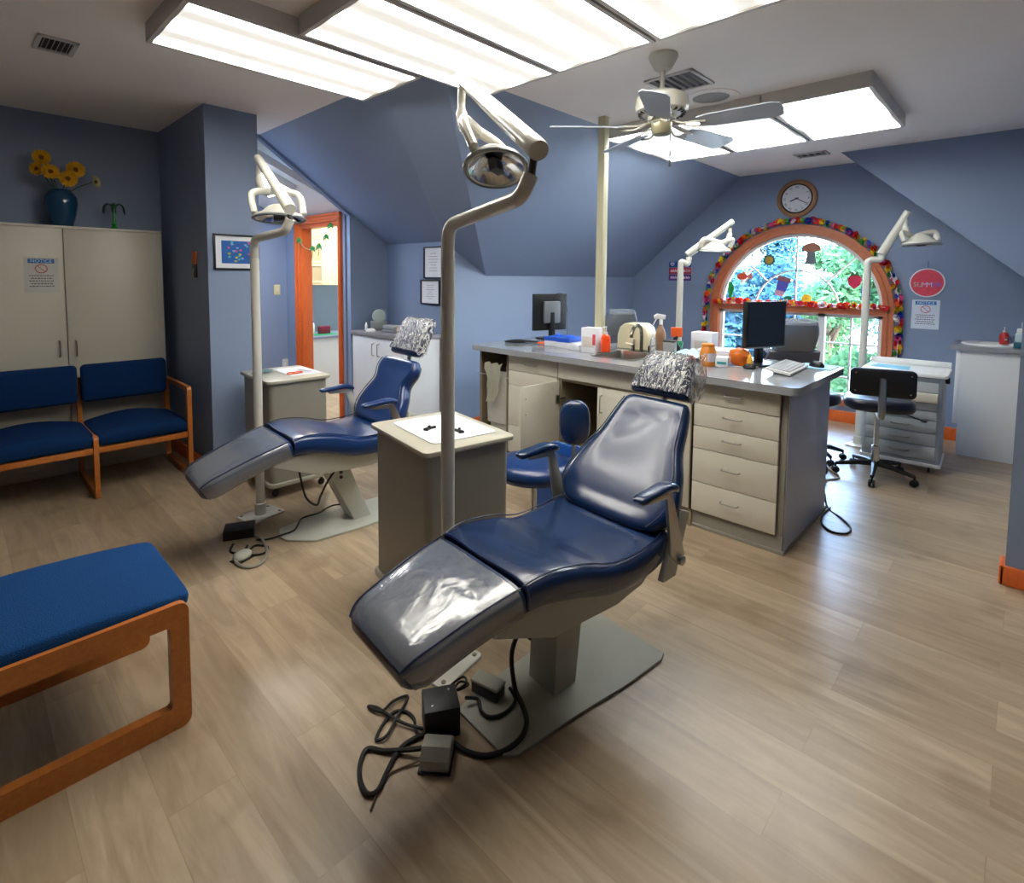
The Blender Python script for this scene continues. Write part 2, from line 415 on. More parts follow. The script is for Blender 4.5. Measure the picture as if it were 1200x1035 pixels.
# flat ceiling
bm = nb()
box(bm, -3.1, 6.7, -4.1, 6.4, CZ, CZ+.1)
struct('ceiling', bm, CEIL)
def slab(name, pts, off, m, parent=None):
    bm = nb(); A = [bm.verts.new(p) for p in pts]; B = [bm.verts.new(Vector(p)+Vector(off)) for p in pts]; n = len(pts)
    bm.faces.new(A); bm.faces.new(B)
    for i in range(n): bm.faces.new((A[i], A[(i+1) % n], B[(i+1) % n], B[i]))
    bmesh.ops.recalc_face_normals(bm, faces=bm.faces[:]); return struct(name, bm, m, parent)
P3 = V(2.05, 2.52, CZ); Q1 = V(3.74, YK, 1.51); Q0 = V(XF, YK, ZF)
nB = (Q1-P3).cross(Q0-P3); yB = P3.y-(nB.x*(1.93-P3.x))/nB.y
P4 = V(1.93, yB, CZ)
e = .05
slab('wall_slope_knee', [P3, (6.6, 2.52, CZ), (6.6, YK+e, 1.51-e*.853), (Q1.x+e, Q1.y+e, Q1.z-e*.853)], (0, .05, .06), PAINT)
slab('wall_slope_hip', [P3, Q1+(Q1-P3)*.03, Q0+V(.02, .03, -.02), P4], (.03, .04, .06), PAINT)
kA = (CZ-ZF)/(XF-1.93)
slab('wall_slope_hall', [P4, Q0+V(.05, 0, -.05*kA), (XF+.05, 4.86, ZF-.05*kA), (1.93, 4.86, CZ)], (.04, 0, .06), PAINT)
slab('wall_slope_window', [(5.94, 1.35, CZ), (6.6, 1.35, CZ), (6.6, -.25, CZ-.885*1.6), (5.94, -.25, CZ-.885*1.6)], (0, -.05, .06), PAINT)
# triangular wall above the window bay and the low wall below it
bm = nb(); prism(bm, [(1.35, CZ+.05), (-.9, CZ+.05), (-.9, 0), (-.2, 0), (-.2, CZ-.885*1.55), (1.35, CZ)], 5.9, 5.98, 'x'); struct('wall_bay_header', bm, PAINT)
bm = nb(); box(bm, 5.9, 6.6, -.3, -.2, 0, 1.4); struct('wall_bay_side', bm, PAINT)
bm = nb(); box(bm, 3.5, 6.0, -1.0, -.9, 0, 2.8); struct('wall_far_right', bm, PAINT)
# knee wall, frames wall, stub, column, left wall
bm = nb(); box(bm, XF, 6.6, YK, YK+.1, 0, 1.9); struct('wall_knee', bm, PAINT)
bm = nb(); box(bm, XF, XF+.1, YK+.1, 4.94, 0, 1.9); struct('wall_alcove', bm, PAINT)
XS = 2.774
A_ = lambda x: CZ-kA*(x-1.93)
bm = nb()
prism(bm, [(1.684, 2.85), (XF+.1, 2.85), (XF+.1, 0), (XS, 0), (XS, A_(XS)-.03), (1.93, CZ-.03), (1.684, CZ-.03)], 4.84, 4.90, 'y')
struct('wall_hall_header', bm, PAINT)
bm = nb(); box(bm, 1.32, 1.684, 4.27, 6.4, 0, 2.72); struct('wall_column', bm, PAINT)
bm = nb(); box(bm, -3.1, 1.32, 5.42, 5.52, 0, 2.72); struct('wall_left', bm, PAINT)
bm = nb(); box(bm, -3.1, -3.0, -4.1, 5.5, 0, 2.75); struct('wall_behind', bm, PAINT)
bm = nb(); box(bm, -3.1, 3.8, -4.1, -4.0, 0, 2.75); struct('wall_back', bm, PAINT)
bm = nb(); box(bm, 3.58, 3.70, -4.0, .01, 0, 2.72); struct('wall_partition', bm, PAINT)
# hall beyond the opening
bm = nb(); box(bm, 1.6, 2.9, 6.28, 6.4, 0, 2.6); struct('wall_hall_end', bm, PAINT)
slab('ceiling', [(2.9, 4.89, 2.09), (1.66, 4.89, 2.635), (1.66, 6.4, 2.635), (2.9, 6.4, 2.09)], (.02, 0, .06), WHITEW)
DY0, DY1, DZ = 5.05, 5.89, 2.03
bm = nb()
box(bm, XS, XS+.1, 4.94, DY0, 0, 2.5); box(bm, XS, XS+.1, DY1, 6.28, 0, 2.5); box(bm, XS, XS+.1, DY0, DY1, DZ, 2.5)
struct('wall_hall_side', bm, PAINT)
# orange door frame with mouldings
bm = nb()
prof = [(-.012, .0, .02), (-.03, .02, .05), (-.022, .05, .085), (-.034, .085, .105)]   # (protrusion, from, to)
for pr_, a, b in prof:
    box(bm, XS+pr_, XS+.002, DY1+a, DY1+b, 0, DZ+b, .004)
    box(bm, XS+pr_, XS+.002, DY0-a*.6, DY0-b*.6, 0, DZ+b, .003)
    box(bm, XS+pr_, XS+.002, DY0-b*.6, DY1+b, DZ+a, DZ+b, .004)
box(bm, XS-.01, XS+.11, DY0-.005, DY0+.02, 0, DZ, .003); box(bm, XS-.01, XS+.11, DY1-.03, DY1+.005, 0, DZ, .003)
box(bm, XS-.01, XS+.11, DY0, DY1, DZ-.02, DZ+.005, .003)
struct('door_1', bm, ORANGE, flat=False)
# room beyond the door
TEALW = mat('pale_blue_wall', (190, 208, 226), .7)
bm = nb(); box(bm, XS-.1, 5.4, 7.9, 8.0, 0, 2.6); struct('wall_store_end', bm, TEALW)
bm = nb(); box(bm, 5.3, 5.4, 4.9, 8.0, 0, 2.6); struct('wall_store_right', bm, TEALW)
bm = nb(); box(bm, XS, XS+.1, 6.4, 8.0, 0, 2.6); struct('wall_store_left', bm, TEALW)
bm = nb(); box(bm, XF+.1, 5.4, 4.86, 4.94, 0, 2.6); struct('wall_store_near', bm, TEALW)
bm = nb(); box(bm, XS+.1, 5.4, 4.9, 8.0, 2.5, 2.6); struct('ceiling', bm, WHITEW)
area('store_light', (3.9, 6.4, 2.44), 1.4, 1.0, 38, (1, .96, .86))
# baseboards
def bb(name, x0, x1, y0, y1, z=.11):
    bm = nb(); box(bm, x0, x1, y0, y1, 0, z, .006); struct(name, bm, ORANGE, flat=False)
bb('baseboard_knee', XF, XG, YK-.018, YK)
bb('baseboard_window', XG-.018, XG, -.2, YK-.02, .12)
bb('baseboard_partition', 3.555, 3.58, -4.0, .03, .095); bb('baseboard_partition', 3.555, 3.70, .01, .032, .095)
bb('baseboard_column', 1.302, 1.32, 4.25, 5.4); bb('baseboard_column', 1.302, 1.684, 4.252, 4.27)
bb('baseboard_hall', 1.684, XS, 6.262, 6.28); bb('baseboard_hall', XS, XF, 4.82, 4.84)
bb('baseboard_left', -3.0, 1.3, 5.402, 5.42); bb('baseboard_behind', -3.0, -2.982, -4, 5.4); bb('baseboard_back', -3, 3.55, -4, -3.98)

# ------------------------------------------------------------------ gable wall with the arched window
YC, ZR = 1.88, 1.17; RH = .875; WB = .24
bm = nb()
x0, x1 = XG, XG+.14
box(bm, x0, x1, -.3, YC-RH, 0, ZR); box(bm, x0, x1, YC+RH, YK+.1, 0, ZR); box(bm, x0, x1, YC-RH, YC+RH, 0, WB)
N = 40; arc = [(YC+RH*math.cos(PI*k/N), ZR+RH*math.sin(PI*k/N)) for k in range(N+1)]
ztop = 2.85
pts = [(YK+.1, ZR), (YK+.1, ztop), (-.3, ztop), (-.3, ZR)] 
for k in range(N):
    a, b = arc[k], arc[k+1]
    prism(bm, [a, (a[0], ztop), (b[0], ztop), b], x0, x1, 'x')
box(bm, x0, x1, YC+RH, YK+.1, ZR, ztop); box(bm, x0, x1, -.3, YC-RH, ZR, ztop)
struct('wall_window', bm, PAINT)
win = bpy.data.objects.new('window_1', None); COL.objects.link(win); win['kind'] = 'structure'; win.location = (XG, YC, 0)
def arch_path(r, zb, n=40, x=0.):
    return [(x, r, zb)]+[(x, r*math.cos(PI*k/n), ZR+r*math.sin(PI*k/n)) for k in range(n+1)]+[(x, -r, zb)]
def arch_band(bm, r0, r1, xa, xb, zb, n=48, close=True):
    """band between radii r0<r1 with legs down to zb"""
    a, b = arch_path(r0, zb, n), arch_path(r1, zb, n); prev = None; first = None
    for p, q in zip(a, b):
        ring = [bm.verts.new((xa, p[1], p[2])), bm.verts.new((xa, q[1], q[2])), bm.verts.new((xb, q[1], q[2])), bm.verts.new((xb, p[1], p[2]))]
        if prev:
            for k in range(4): bm.faces.new((prev[k], prev[(k+1) % 4], ring[(k+1) % 4], ring[k]))
        else: bm.faces.new(ring)
        prev = ring
    bm.faces.new(prev[::-1])
bm = nb()
arch_band(bm, .845, .93, -.022, .0, WB-.04); arch_band(bm, .862, .882, -.034, -.02, WB-.04); arch_band(bm, .908, .93, -.032, -.02, WB-.04)
arch_band(bm, .838, .862, -.028, .10, WB)
box(bm, -.03, .08, -.86, .86, ZR-.03, ZR+.03, .006); box(bm, -.045, .02, -.93, .93, WB-.06, WB-.0, .006); box(bm, -.05, -.0, -.88, .88, ZR+.02, ZR+.045, .004)
mk('window_frame', bm, WINWOOD, win)
bm = nb()   # white arch sash and its bars
WB_ = .017
def bar(bm, p, q, w=.017, d=.02, x=.055):
    p, q = V(0, *p), V(0, *q); t = (q-p).normalized(); nn = V(0, -t.z, t.y)*w/2
    A = [p+nn, q+nn, q-nn, p-nn]; v1 = [bm.verts.new(a+V(x-d/2, 0, 0)) for a in A]; v2 = [bm.verts.new(a+V(x+d/2, 0, 0)) for a in A]
    bm.faces.new(v1); bm.faces.new(v2[::-1])
    for i in range(4): bm.faces.new((v1[i], v1[(i+1) % 4], v2[(i+1) % 4], v2[i]))
arch_band(bm, .80, .84, .035, .075, ZR+.03); box(bm, .035, .075, -.84, .84, ZR+.03, ZR+.075)
bar(bm, (0, ZR+.05), (0, ZR+.81))
for s in (-1, 1): bar(bm, (s*.43*.707, ZR+.43*.707), (s*.81*.707, ZR+.81*.707))
arch_band(bm, .42, .438, .045, .065, ZR+.05)
mk('arch_sash', bm, WHITEPL, win, flat=True)
sw = 1.66/3
for i in range(3):   # three tall sashes with bars
    a = -.83+i*sw; b = a+sw; bm = nb()
    for (u0, u1, w0, w1) in ((a, a+.035, WB+.02, ZR-.03), (b-.035, b, WB+.02, ZR-.03), (a, b, WB+.01, WB+.05), (a, b, ZR-.065, ZR-.03)):
        box(bm, .035, .075, u0, u1, w0, w1)
    c = (a+b)/2
    bar(bm, (c, WB+.04), (c, ZR-.05)); zc = (WB+ZR)/2+.12; bar(bm, (a+.03, zc), (b-.03, zc)); bar(bm, (a+.03, zc-.36), (b-.03, zc-.36))
    mk('sash', bm, WHITEPL, win, flat=True)
bm = nb(); A = [bm.verts.new((.056, y, z)) for _, y, z in arch_path(.82, ZR+.04)]; bm.faces.new(A)
box(bm, .055, .058, -.83, .83, WB+.02, ZR-.03); mk('pane', bm, GLASS, win, flat=True)

# ------------------------------------------------------------------ outdoors
bm = nb(); box(bm, 6.7, 70, -40, 45, -3.2, -3.0); tag(struct('ground', bm, GRASS), None, None)
def tree(x, y, h, r, leafm, n, label, seed):
    rnd = random.Random(seed)
    root = thing('tree', label, 'tree', (x, y, -3.0), 0, 'trees outside the window')
    bm = nb(); tube(bm, cat([(0, 0, 0), (.1, .05, h*.3), (-.05, .1, h*.6), (.05, 0, h*.85)], 5), [.26-.011*i for i in range(16)], 10)
    for k in range(9):
        a = rnd.random()*6.28; z = h*(.3+.06*k); L = r*.7
        tube(bm, cat([(0, 0, z), (L*.4*math.cos(a), L*.4*math.sin(a), z+.4), (L*math.cos(a), L*math.sin(a), z+1.1)], 4), [.09-.009*i for i in range(9)], 6)
    mk('trunk', bm, BARK, root)
    vs = []; fs = []
    blobs = [(rnd.gauss(0, r*.42), rnd.gauss(0, r*.42), h*(.3+.7*rnd.random()), r*(.28+.25*rnd.random())) for _ in range(26)]
    for i in range(int(n*1.8)):
        bx, by, bz, br = blobs[rnd.randrange(26)]
        d = Vector((rnd.gauss(0, 1), rnd.gauss(0, 1), rnd.gauss(0, 1))).normalized()*br*(rnd.random()**.4)
        c = Vector((bx, by, bz))+d; s = .035+.045*rnd.random()
        u = Vector((rnd.gauss(0, 1), rnd.gauss(0, 1), rnd.gauss(0, 1))).normalized(); v = u.orthogonal().normalized()
        k = len(vs); vs += [c-u*s*1.5, c+v*s*.7, c+u*s*1.5, c-v*s*.7]; fs.append((k, k+1, k+2, k+3))
    me = bpy.data.meshes.new('foliage'); me.from_pydata([tuple(v) for v in vs], [], fs); me.materials.append(leafm)
    o = bpy.data.objects.new('foliage', me); COL.objects.link(o); o.parent = root
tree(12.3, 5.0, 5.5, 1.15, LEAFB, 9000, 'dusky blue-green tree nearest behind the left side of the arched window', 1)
tree(12.6, 1.6, 5.2, 1.15, LEAF, 10000, 'bright green tree nearest behind the right side of the arched window', 2)
tree(17.5, 4.1, 5.2, 1.4, LEAF, 9000, 'pale green tree farther back behind the middle of the arched window', 3)
tree(17.5, .4, 5.6, 1.3, LEAF, 7000, 'tree furthest right outside, seen past the right lamp pole', 4)
tree(23.5, 7.6, 6.6, 1.9, LEAFB, 8000, 'distant blue-green tree left of the middle of the arched window', 5)
tree(23.5, 2.3, 5.4, 1.9, LEAFB, 8000, 'distant blue-green tree right of the middle of the arched window', 6)
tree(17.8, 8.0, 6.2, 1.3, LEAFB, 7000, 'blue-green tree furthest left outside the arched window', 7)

# ================================================================== CEILING THINGS
def panel_mat(name, axis, c, width, ntubes, strength, floor_, color=(1, 1, .93, 1)):
    """lit diffuser: tubes glow through it as bright bands running along the fixture"""
    m = bpy.data.materials.new(name); m.use_nodes = True; n = m.node_tree.nodes; l = m.node_tree.links
    b = n['Principled BSDF']; b.inputs['Base Color'].default_value = (.8, .8, .78, 1); b.inputs['Roughness'].default_value = .5
    tc = n.new('ShaderNodeTexCoord'); sp = n.new('ShaderNodeSeparateXYZ'); l.new(tc.outputs['Object'], sp.inputs[0])
    mm = n.new('ShaderNodeMath'); mm.operation = 'MULTIPLY'; mm.inputs[1].default_value = 2*PI*ntubes/width; l.new(sp.outputs[axis], mm.inputs[0])
    co = n.new('ShaderNodeMath'); co.operation = 'COSINE'; l.new(mm.outputs[0], co.inputs[0])
    mr = n.new('ShaderNodeMapRange'); mr.inputs['From Min'].default_value = -1; mr.inputs['From Max'].default_value = 1.0
    mr.inputs['To Min'].default_value = floor_; mr.inputs['To Max'].default_value = strength; mr.interpolation_type = 'LINEAR'
    mr.inputs['To Min'].default_value = 0; mr.inputs['To Max'].default_value = 1; l.new(co.outputs[0], mr.inputs['Value'])
    pw_ = n.new('ShaderNodeMath'); pw_.operation = 'POWER'; pw_.inputs[1].default_value = 3; l.new(mr.outputs[0], pw_.inputs[0])
    ma = n.new('ShaderNodeMath'); ma.operation = 'MULTIPLY_ADD'; ma.inputs[1].default_value = strength-floor_; ma.inputs[2].default_value = floor_
    l.new(pw_.outputs[0], ma.inputs[0]); l.new(ma.outputs[0], b.inputs['Emission Strength'])
    b.inputs['Emission Color'].default_value = color
    return m
PAN_A = panel_mat('lit_diffuser_near', 1, 0, .55, 2, PANEL, .40, (1, .96, .87, 1))
PAN_B = panel_mat('lit_diffuser_far', 0, 0, 1.1, 2, PANEL, .46, (.97, 1, .97, 1))
FIX = mat('fixture_enamel', (206, 202, 198), .5)
FT = .09
def ceiling_light(x0, x1, y0, y1, label, pm, group, rim=.022):
    t = thing('ceiling_light', label, 'ceiling light', ((x0+x1)/2, (y0+y1)/2, CZ), 0, group)
    a, b = (x1-x0)/2, (y1-y0)/2; bm = nb()
    box(bm, -a, a, -b, -b+rim, -FT, 0); box(bm, -a, a, b-rim, b, -FT, 0); box(bm, -a, -a+rim, -b+rim, b-rim, -FT, 0); box(bm, a-rim, a, -b+rim, b-rim, -FT, 0)
    mk('housing', bm, FIX, t, flat=True)
    bm = nb(); box(bm, -a+rim, a-rim, -b+rim, b-rim, -FT+.008, -FT+.014); mk('diffuser', bm, pm, t, flat=True)
    return t
g = 'ceiling lights over the front dental chairs'
ceiling_light(.725, 1.905, 2.535, 3.135, 'lit ceiling light panel furthest left, pushed out beyond the others', PAN_A, g)
ceiling_light(1.19, 2.37, 1.93, 2.51, 'lit ceiling light panel directly above the front operatory lamp', PAN_A, g)
ceiling_light(1.19, 2.37, 1.335, 1.915, 'lit ceiling light panel in the near row, one from its right end', PAN_A, g)
ceiling_light(1.19, 2.37, .74, 1.32, 'lit ceiling light panel at the right end of the near row, closest to the fan', PAN_A, g)
g = 'ceiling lights beyond the fan'
ceiling_light(3.72, 4.86, 1.945, 2.54, 'lit ceiling light panel behind the fan blades, left of three', PAN_B, g)
ceiling_light(3.72, 4.86, 1.335, 1.93, 'lit ceiling light panel in the middle of the far row', PAN_B, g)
ceiling_light(3.72, 4.86, .71, 1.32, 'lit ceiling light panel at the right end of the far row', PAN_B, g)

def vent(cx, cy, sx, sy, label, n, along='y', rz=0):
    t = thing('ceiling_vent', label, 'vent', (cx, cy, CZ), rz)
    bm = nb(); f = .022
    for a in ((-sx, sx, -sy, -sy+f), (-sx, sx, sy-f, sy), (-sx, -sx+f, -sy, sy), (sx-f, sx, -sy, sy)): box(bm, *a, -.012, 0, .003)
    mk('frame', bm, FIX, t)
    bm = nb(); box(bm, -sx+f, sx-f, -sy+f, sy-f, -.002, 0); mk('duct_opening', bm, BLACK, t, flat=True)
    bm = nb()
    for i in range(n):
        k = -1+2*(i+.5)/n
        if along == 'y': box(bm, -.001, .001, -sy+f, sy-f, -.010, .006, M=T(k*(sx-f), 0, -.004, ry=.25))
        else: box(bm, -sx+f, sx-f, -.001, .001, -.010, .006, M=T(0, k*(sy-f), -.004, rx=.25))
    mk('louvre', bm, FIX, t, flat=True)
vent(.466, 3.775, .085, .12, 'small square ceiling vent in the front left corner of the ceiling', 6, 'y')
vent(3.155, 1.61, .155, .155, 'large dark square ceiling vent just behind the fan canopy', 6, 'x')
vent(5.79, 1.57, .09, .14, 'small ceiling vent near the arched window wall', 4, 'x')
t = thing('ceiling_speaker', 'round flush ceiling speaker between fan and far light panels', 'speaker', (3.565, 1.59, CZ))
bm = nb(); lathe(bm, [(.175, 0), (.172, -.006), (.12, -.008), (.115, -.002)], 36, cap=False); mk('trim_ring', bm, CEIL, t)
bm = nb(); lathe(bm, [(.117, -.001), (.09, -.006), (0, -.008)], 36, cap=False); mk('grille', bm, mat('speaker_grille', (150, 148, 146), .7), t)

# ceiling fan
FANM = mat('fan_enamel', (192, 190, 178), .3, coat=.3)
BLADE = mat('fan_blade', (172, 180, 192), .35, coat=.2)
t = thing('ceiling_fan', 'grey-white five-blade ceiling fan on a short downrod', 'ceiling fan', (2.73, 1.49, CZ))
bm = nb(); lathe(bm, [(.075, 0), (.078, -.012), (.07, -.03), (.045, -.075), (.03, -.085), (0, -.086)], 28); mk('canopy', bm, FANM, t)
bm = nb(); lathe(bm, [(.013, -.08), (.013, -.215)], 14); mk('downrod', bm, FANM, t)
bm = nb(); lathe(bm, [(.0, -.19), (.05, -.195), (.10, -.205), (.135, -.225), (.142, -.27), (.136, -.30), (.10, -.318), (.075, -.325), (.075, -.345), (0, -.346)], 36); mk('motor_housing', bm, FANM, t)
bm = nb()
for k in range(22):
    a = 2*PI*k/22; box(bm, .085, .125, -.004, .004, -.318, -.30, M=T(rz=a))
mk('cooling_slots', bm, BLACK, t, flat=True)
bm = nb(); lathe(bm, [(.052, -.335), (.055, -.36), (.055, -.405), (.045, -.42), (0, -.422)], 24); mk('switch_cup', bm, mat('fan_brass_cup', (186, 180, 146), .3, metal=.4), t)
bm = nb(); tube(bm, [(.045, -.03, -.40), (.047, -.03, -.48), (.047, -.03, -.55)], .0022, 5); lathe(bm, [(0, 0), (.006, .003), (.006, .035), (0, .04)], 8, M=T(.047, -.03, -.59)); mk('pull_chain', bm, DARKGREY, t)
for k, a in enumerate((133, 61, -83, -11, -155)):
    M = T(rz=math.radians(a)); bm = nb(); tilt = -.24
    Mb = M @ T(.17, 0, -.385, rx=tilt)
    prism(bm, [(.03, -.05), (.10, -.062), (.39, -.072), (.425, -.055), (.435, 0), (.425, .055), (.39, .072), (.10, .062), (.03, .05)], 0, .006, M=Mb)
    b = mk('blade', bm, BLADE, t, 25)
    bm = nb(); tube(bm, cat([(.06, 0, -.355), (.13, .03, -.385), (.19, .045, -.392), (.24, .02, -.39)], 4), .006, 6, M=M); tube(bm, cat([(.06, 0, -.355), (.13, -.03, -.385), (.19, -.045, -.392), (.24, -.02, -.39)], 4), .006, 6, M=M)
    mk('blade_arm', bm, FANM, t)

# support post standing on the island worktop
bm = nb(); box(bm, 3.435, 3.495, 2.335, 2.395, .94, CZ, .004); o = mk('support_post', bm, mat('cream_post', (206, 202, 170), .4, coat=.2)); tag(o, 'square cream service post from worktop to ceiling', 'post')

# ================================================================== OPERATORY LIGHTS
REFL = mat('lamp_reflector', (190, 190, 192), .12, metal=1)
def operatory_light(base, ztop, e1, e2, an, af, head, hn, label, plate_rot=0, r=.026, drop=None, scale=1., grp='operatory lights on poles', enamel=None, spin=0):
    en = enamel or LAMPWHITE
    t = thing('operatory_light', label, 'dental lamp', (base[0], base[1], 0), 0, grp)
    L = lambda p: Vector((p[0]-base[0], p[1]-base[1], p[2]))
    e1, e2, an, af, hd = map(L, (e1, e2, an, af, head))
    bm = nb(); prism(bm, rrect(-.115, .115, -.085, .085, .02), 0, .012, bev=.002, M=T(rz=plate_rot)); mk('floor_plate', bm, LAMPWHITE, t)
    for sx in (-1, 1):
        for sy in (-1, 1):
            bm = nb(); lathe(bm, [(.009, .012), (.009, .017), (0, .018)], 8, M=T(rz=plate_rot) @ T(sx*.09, sy*.06)); mk('bolt', bm, STEEL, t)
    bm = nb(); lathe(bm, [(r+.008, .012), (r+.008, .08), (r+.002, .085)], 20); mk('collar', bm, en, t)
    bm = nb(); lathe(bm, [(r, .03), (r, ztop-.12), (r-.003, ztop-.118)], 24); mk('pole', bm, en, t)
    bm = nb(); d = (e1-V(0, 0, ztop)); hx = V(d.x, d.y, 0)
    path = fillet([V(0, 0, ztop-.13), V(0, 0, ztop), e1, e2], .085, 8)
    tube(bm, path, r*.93, 18); mk('elbow_arm', bm, en, t)
    bm = nb(); tube(bm, [e2-V(0, 0, .01), an], r*.5, 10); mk('pivot_pin', bm, DARKGREY, t)
    ax = (af-an).normalized()
    bm = nb(); P = [an-ax*.035, an-ax*.03, an+ax*.04, an+(af-an)*.5, af-ax*.05, af+ax*.02, af+ax*.03]
    tube(bm, P, [r*1.18, r*1.25, r*1.25, r*1.12, r*.98, r*.95, r*.8], 20); mk('spring_arm', bm, en, t)
    dz = drop or .2
    kn = V(af.x, af.y, af.z-dz*.55)
    hub = hd+Vector(hn).normalized()*(-.09*scale)
    bm = nb(); tube(bm, [af, af-V(0, 0, .05)], r*.45, 8); mk('pivot_pin', bm, DARKGREY, t)
    side = (hub-kn); side.z = 0
    bm = nb(); tube(bm, cat([af-V(0, 0, .04), kn, kn-V(0, 0, dz*.25)+side*.1, kn-V(0, 0, dz*.45)+side*.35, kn-V(0, 0, dz*.45)+side*.6+V(0, 0, .0)], 5), [r*.62]*5+[r*.9]*6+[r*.8]*10, 14); mk('drop_arm', bm, en, t)
    end = kn-V(0, 0, dz*.45)+side*.6
    # yoke of two loops reaching to the head
    Mh = frame_to(hd, hn, (math.cos(spin), math.sin(spin), 0)); sc = scale
    for s in (-1, 1):
        bm = nb(); p3 = Mh @ V(s*.135*sc, .0, -.03*sc); mid = (end+p3)/2+(Mh.to_3x3() @ V(s*.06*sc, 0, -.05*sc))
        tube(bm, cat([end, mid, p3], 7), r*.68, 10, flat=1.2); mk('yoke_handle', bm, en, t)
    bm = nb(); lathe(bm, [(.0, -.085), (.04, -.082), (.075, -.06), (.10, -.035), (.135, -.02), (.14, -.005), (.132, .005), (.125, .002)], 36, M=Mh @ Matrix.Diagonal((sc, sc*.72, sc, 1)), cap=False)
    mk('lamp_head', bm, en, t)
    bm = nb(); lathe(bm, [(.126, .001), (.10, -.018), (.06, -.034), (0, -.04)], 36, M=Mh @ Matrix.Diagonal((sc, sc*.72, sc, 1)), cap=False); rf = mk('reflector', bm, REFL, t)
    bm = nb(); box(bm, -.03*sc, .03*sc, -.016*sc, .016*sc, -.035*sc, .012*sc, .006, M=Mh); mk('bulb_shield', bm, DARKGREY, rf)
    bm = nb()
    lathe(bm, [(.143, -.008), (.15, -.002), (.15, .004), (.143, .008), (.138, .0)], 36, M=Mh @ Matrix.Diagonal((sc, sc*.72, sc, 1)), cap=False); mk('rim', bm, mat('lamp_rim_grey', (128, 132, 136), .3, metal=.4), t)
    return t
operatory_light((1.285, 1.55), 1.685, (1.192, 1.10, 1.735), (1.214, 1.084, 1.80), (1.224, 1.078, 1.885), (1.491, 1.712, 2.30), (1.385, 1.40, 1.885), (-.08, -.40, -.90),
    'large white pole lamp in front, its arm reaching up over the nearest dental chair', .15, drop=.25, enamel=mat('near_lamp_enamel', (206, 203, 192), .25, coat=.4), spin=.3)
operatory_light((1.31, 3.40), 1.715, (1.285, 2.91, 1.735), (1.30, 2.883, 1.80), (1.297, 2.89, 1.865), (1.403, 3.543, 2.225), (1.382, 3.21, 1.83), (-.1, -.15, -1),
    'white pole lamp over the left dental chair, second nearest', .2, drop=.22, scale=1.0, spin=-.6)
operatory_light((4.2248, 2.0962), 1.651, (4.2731, 2.0586, 1.6075), (4.2839, 2.0532, 1.6774), (4.2957, 2.0479, 1.715), (4.4924, 1.806, 1.9569), (4.4075, 1.892, 1.7311), (.1, .1, -1),
    'small white pole lamp left of the arched window, behind the worktop', 0, r=.025, drop=.16, scale=.92, spin=-.75)
operatory_light((5.7065, 1.0509), 1.686, (5.7404, 0.9605, 1.6808), (5.7404, 0.9492, 1.726), (5.7291, 0.9379, 1.7656), (5.7121, 0.791, 2.065), (5.6387, 0.6667, 1.7994), (.0, -.05, -1),
    'small white pole lamp in front of the right edge of the arched window', 0, r=.03, drop=.2, scale=1.07, spin=-.75)

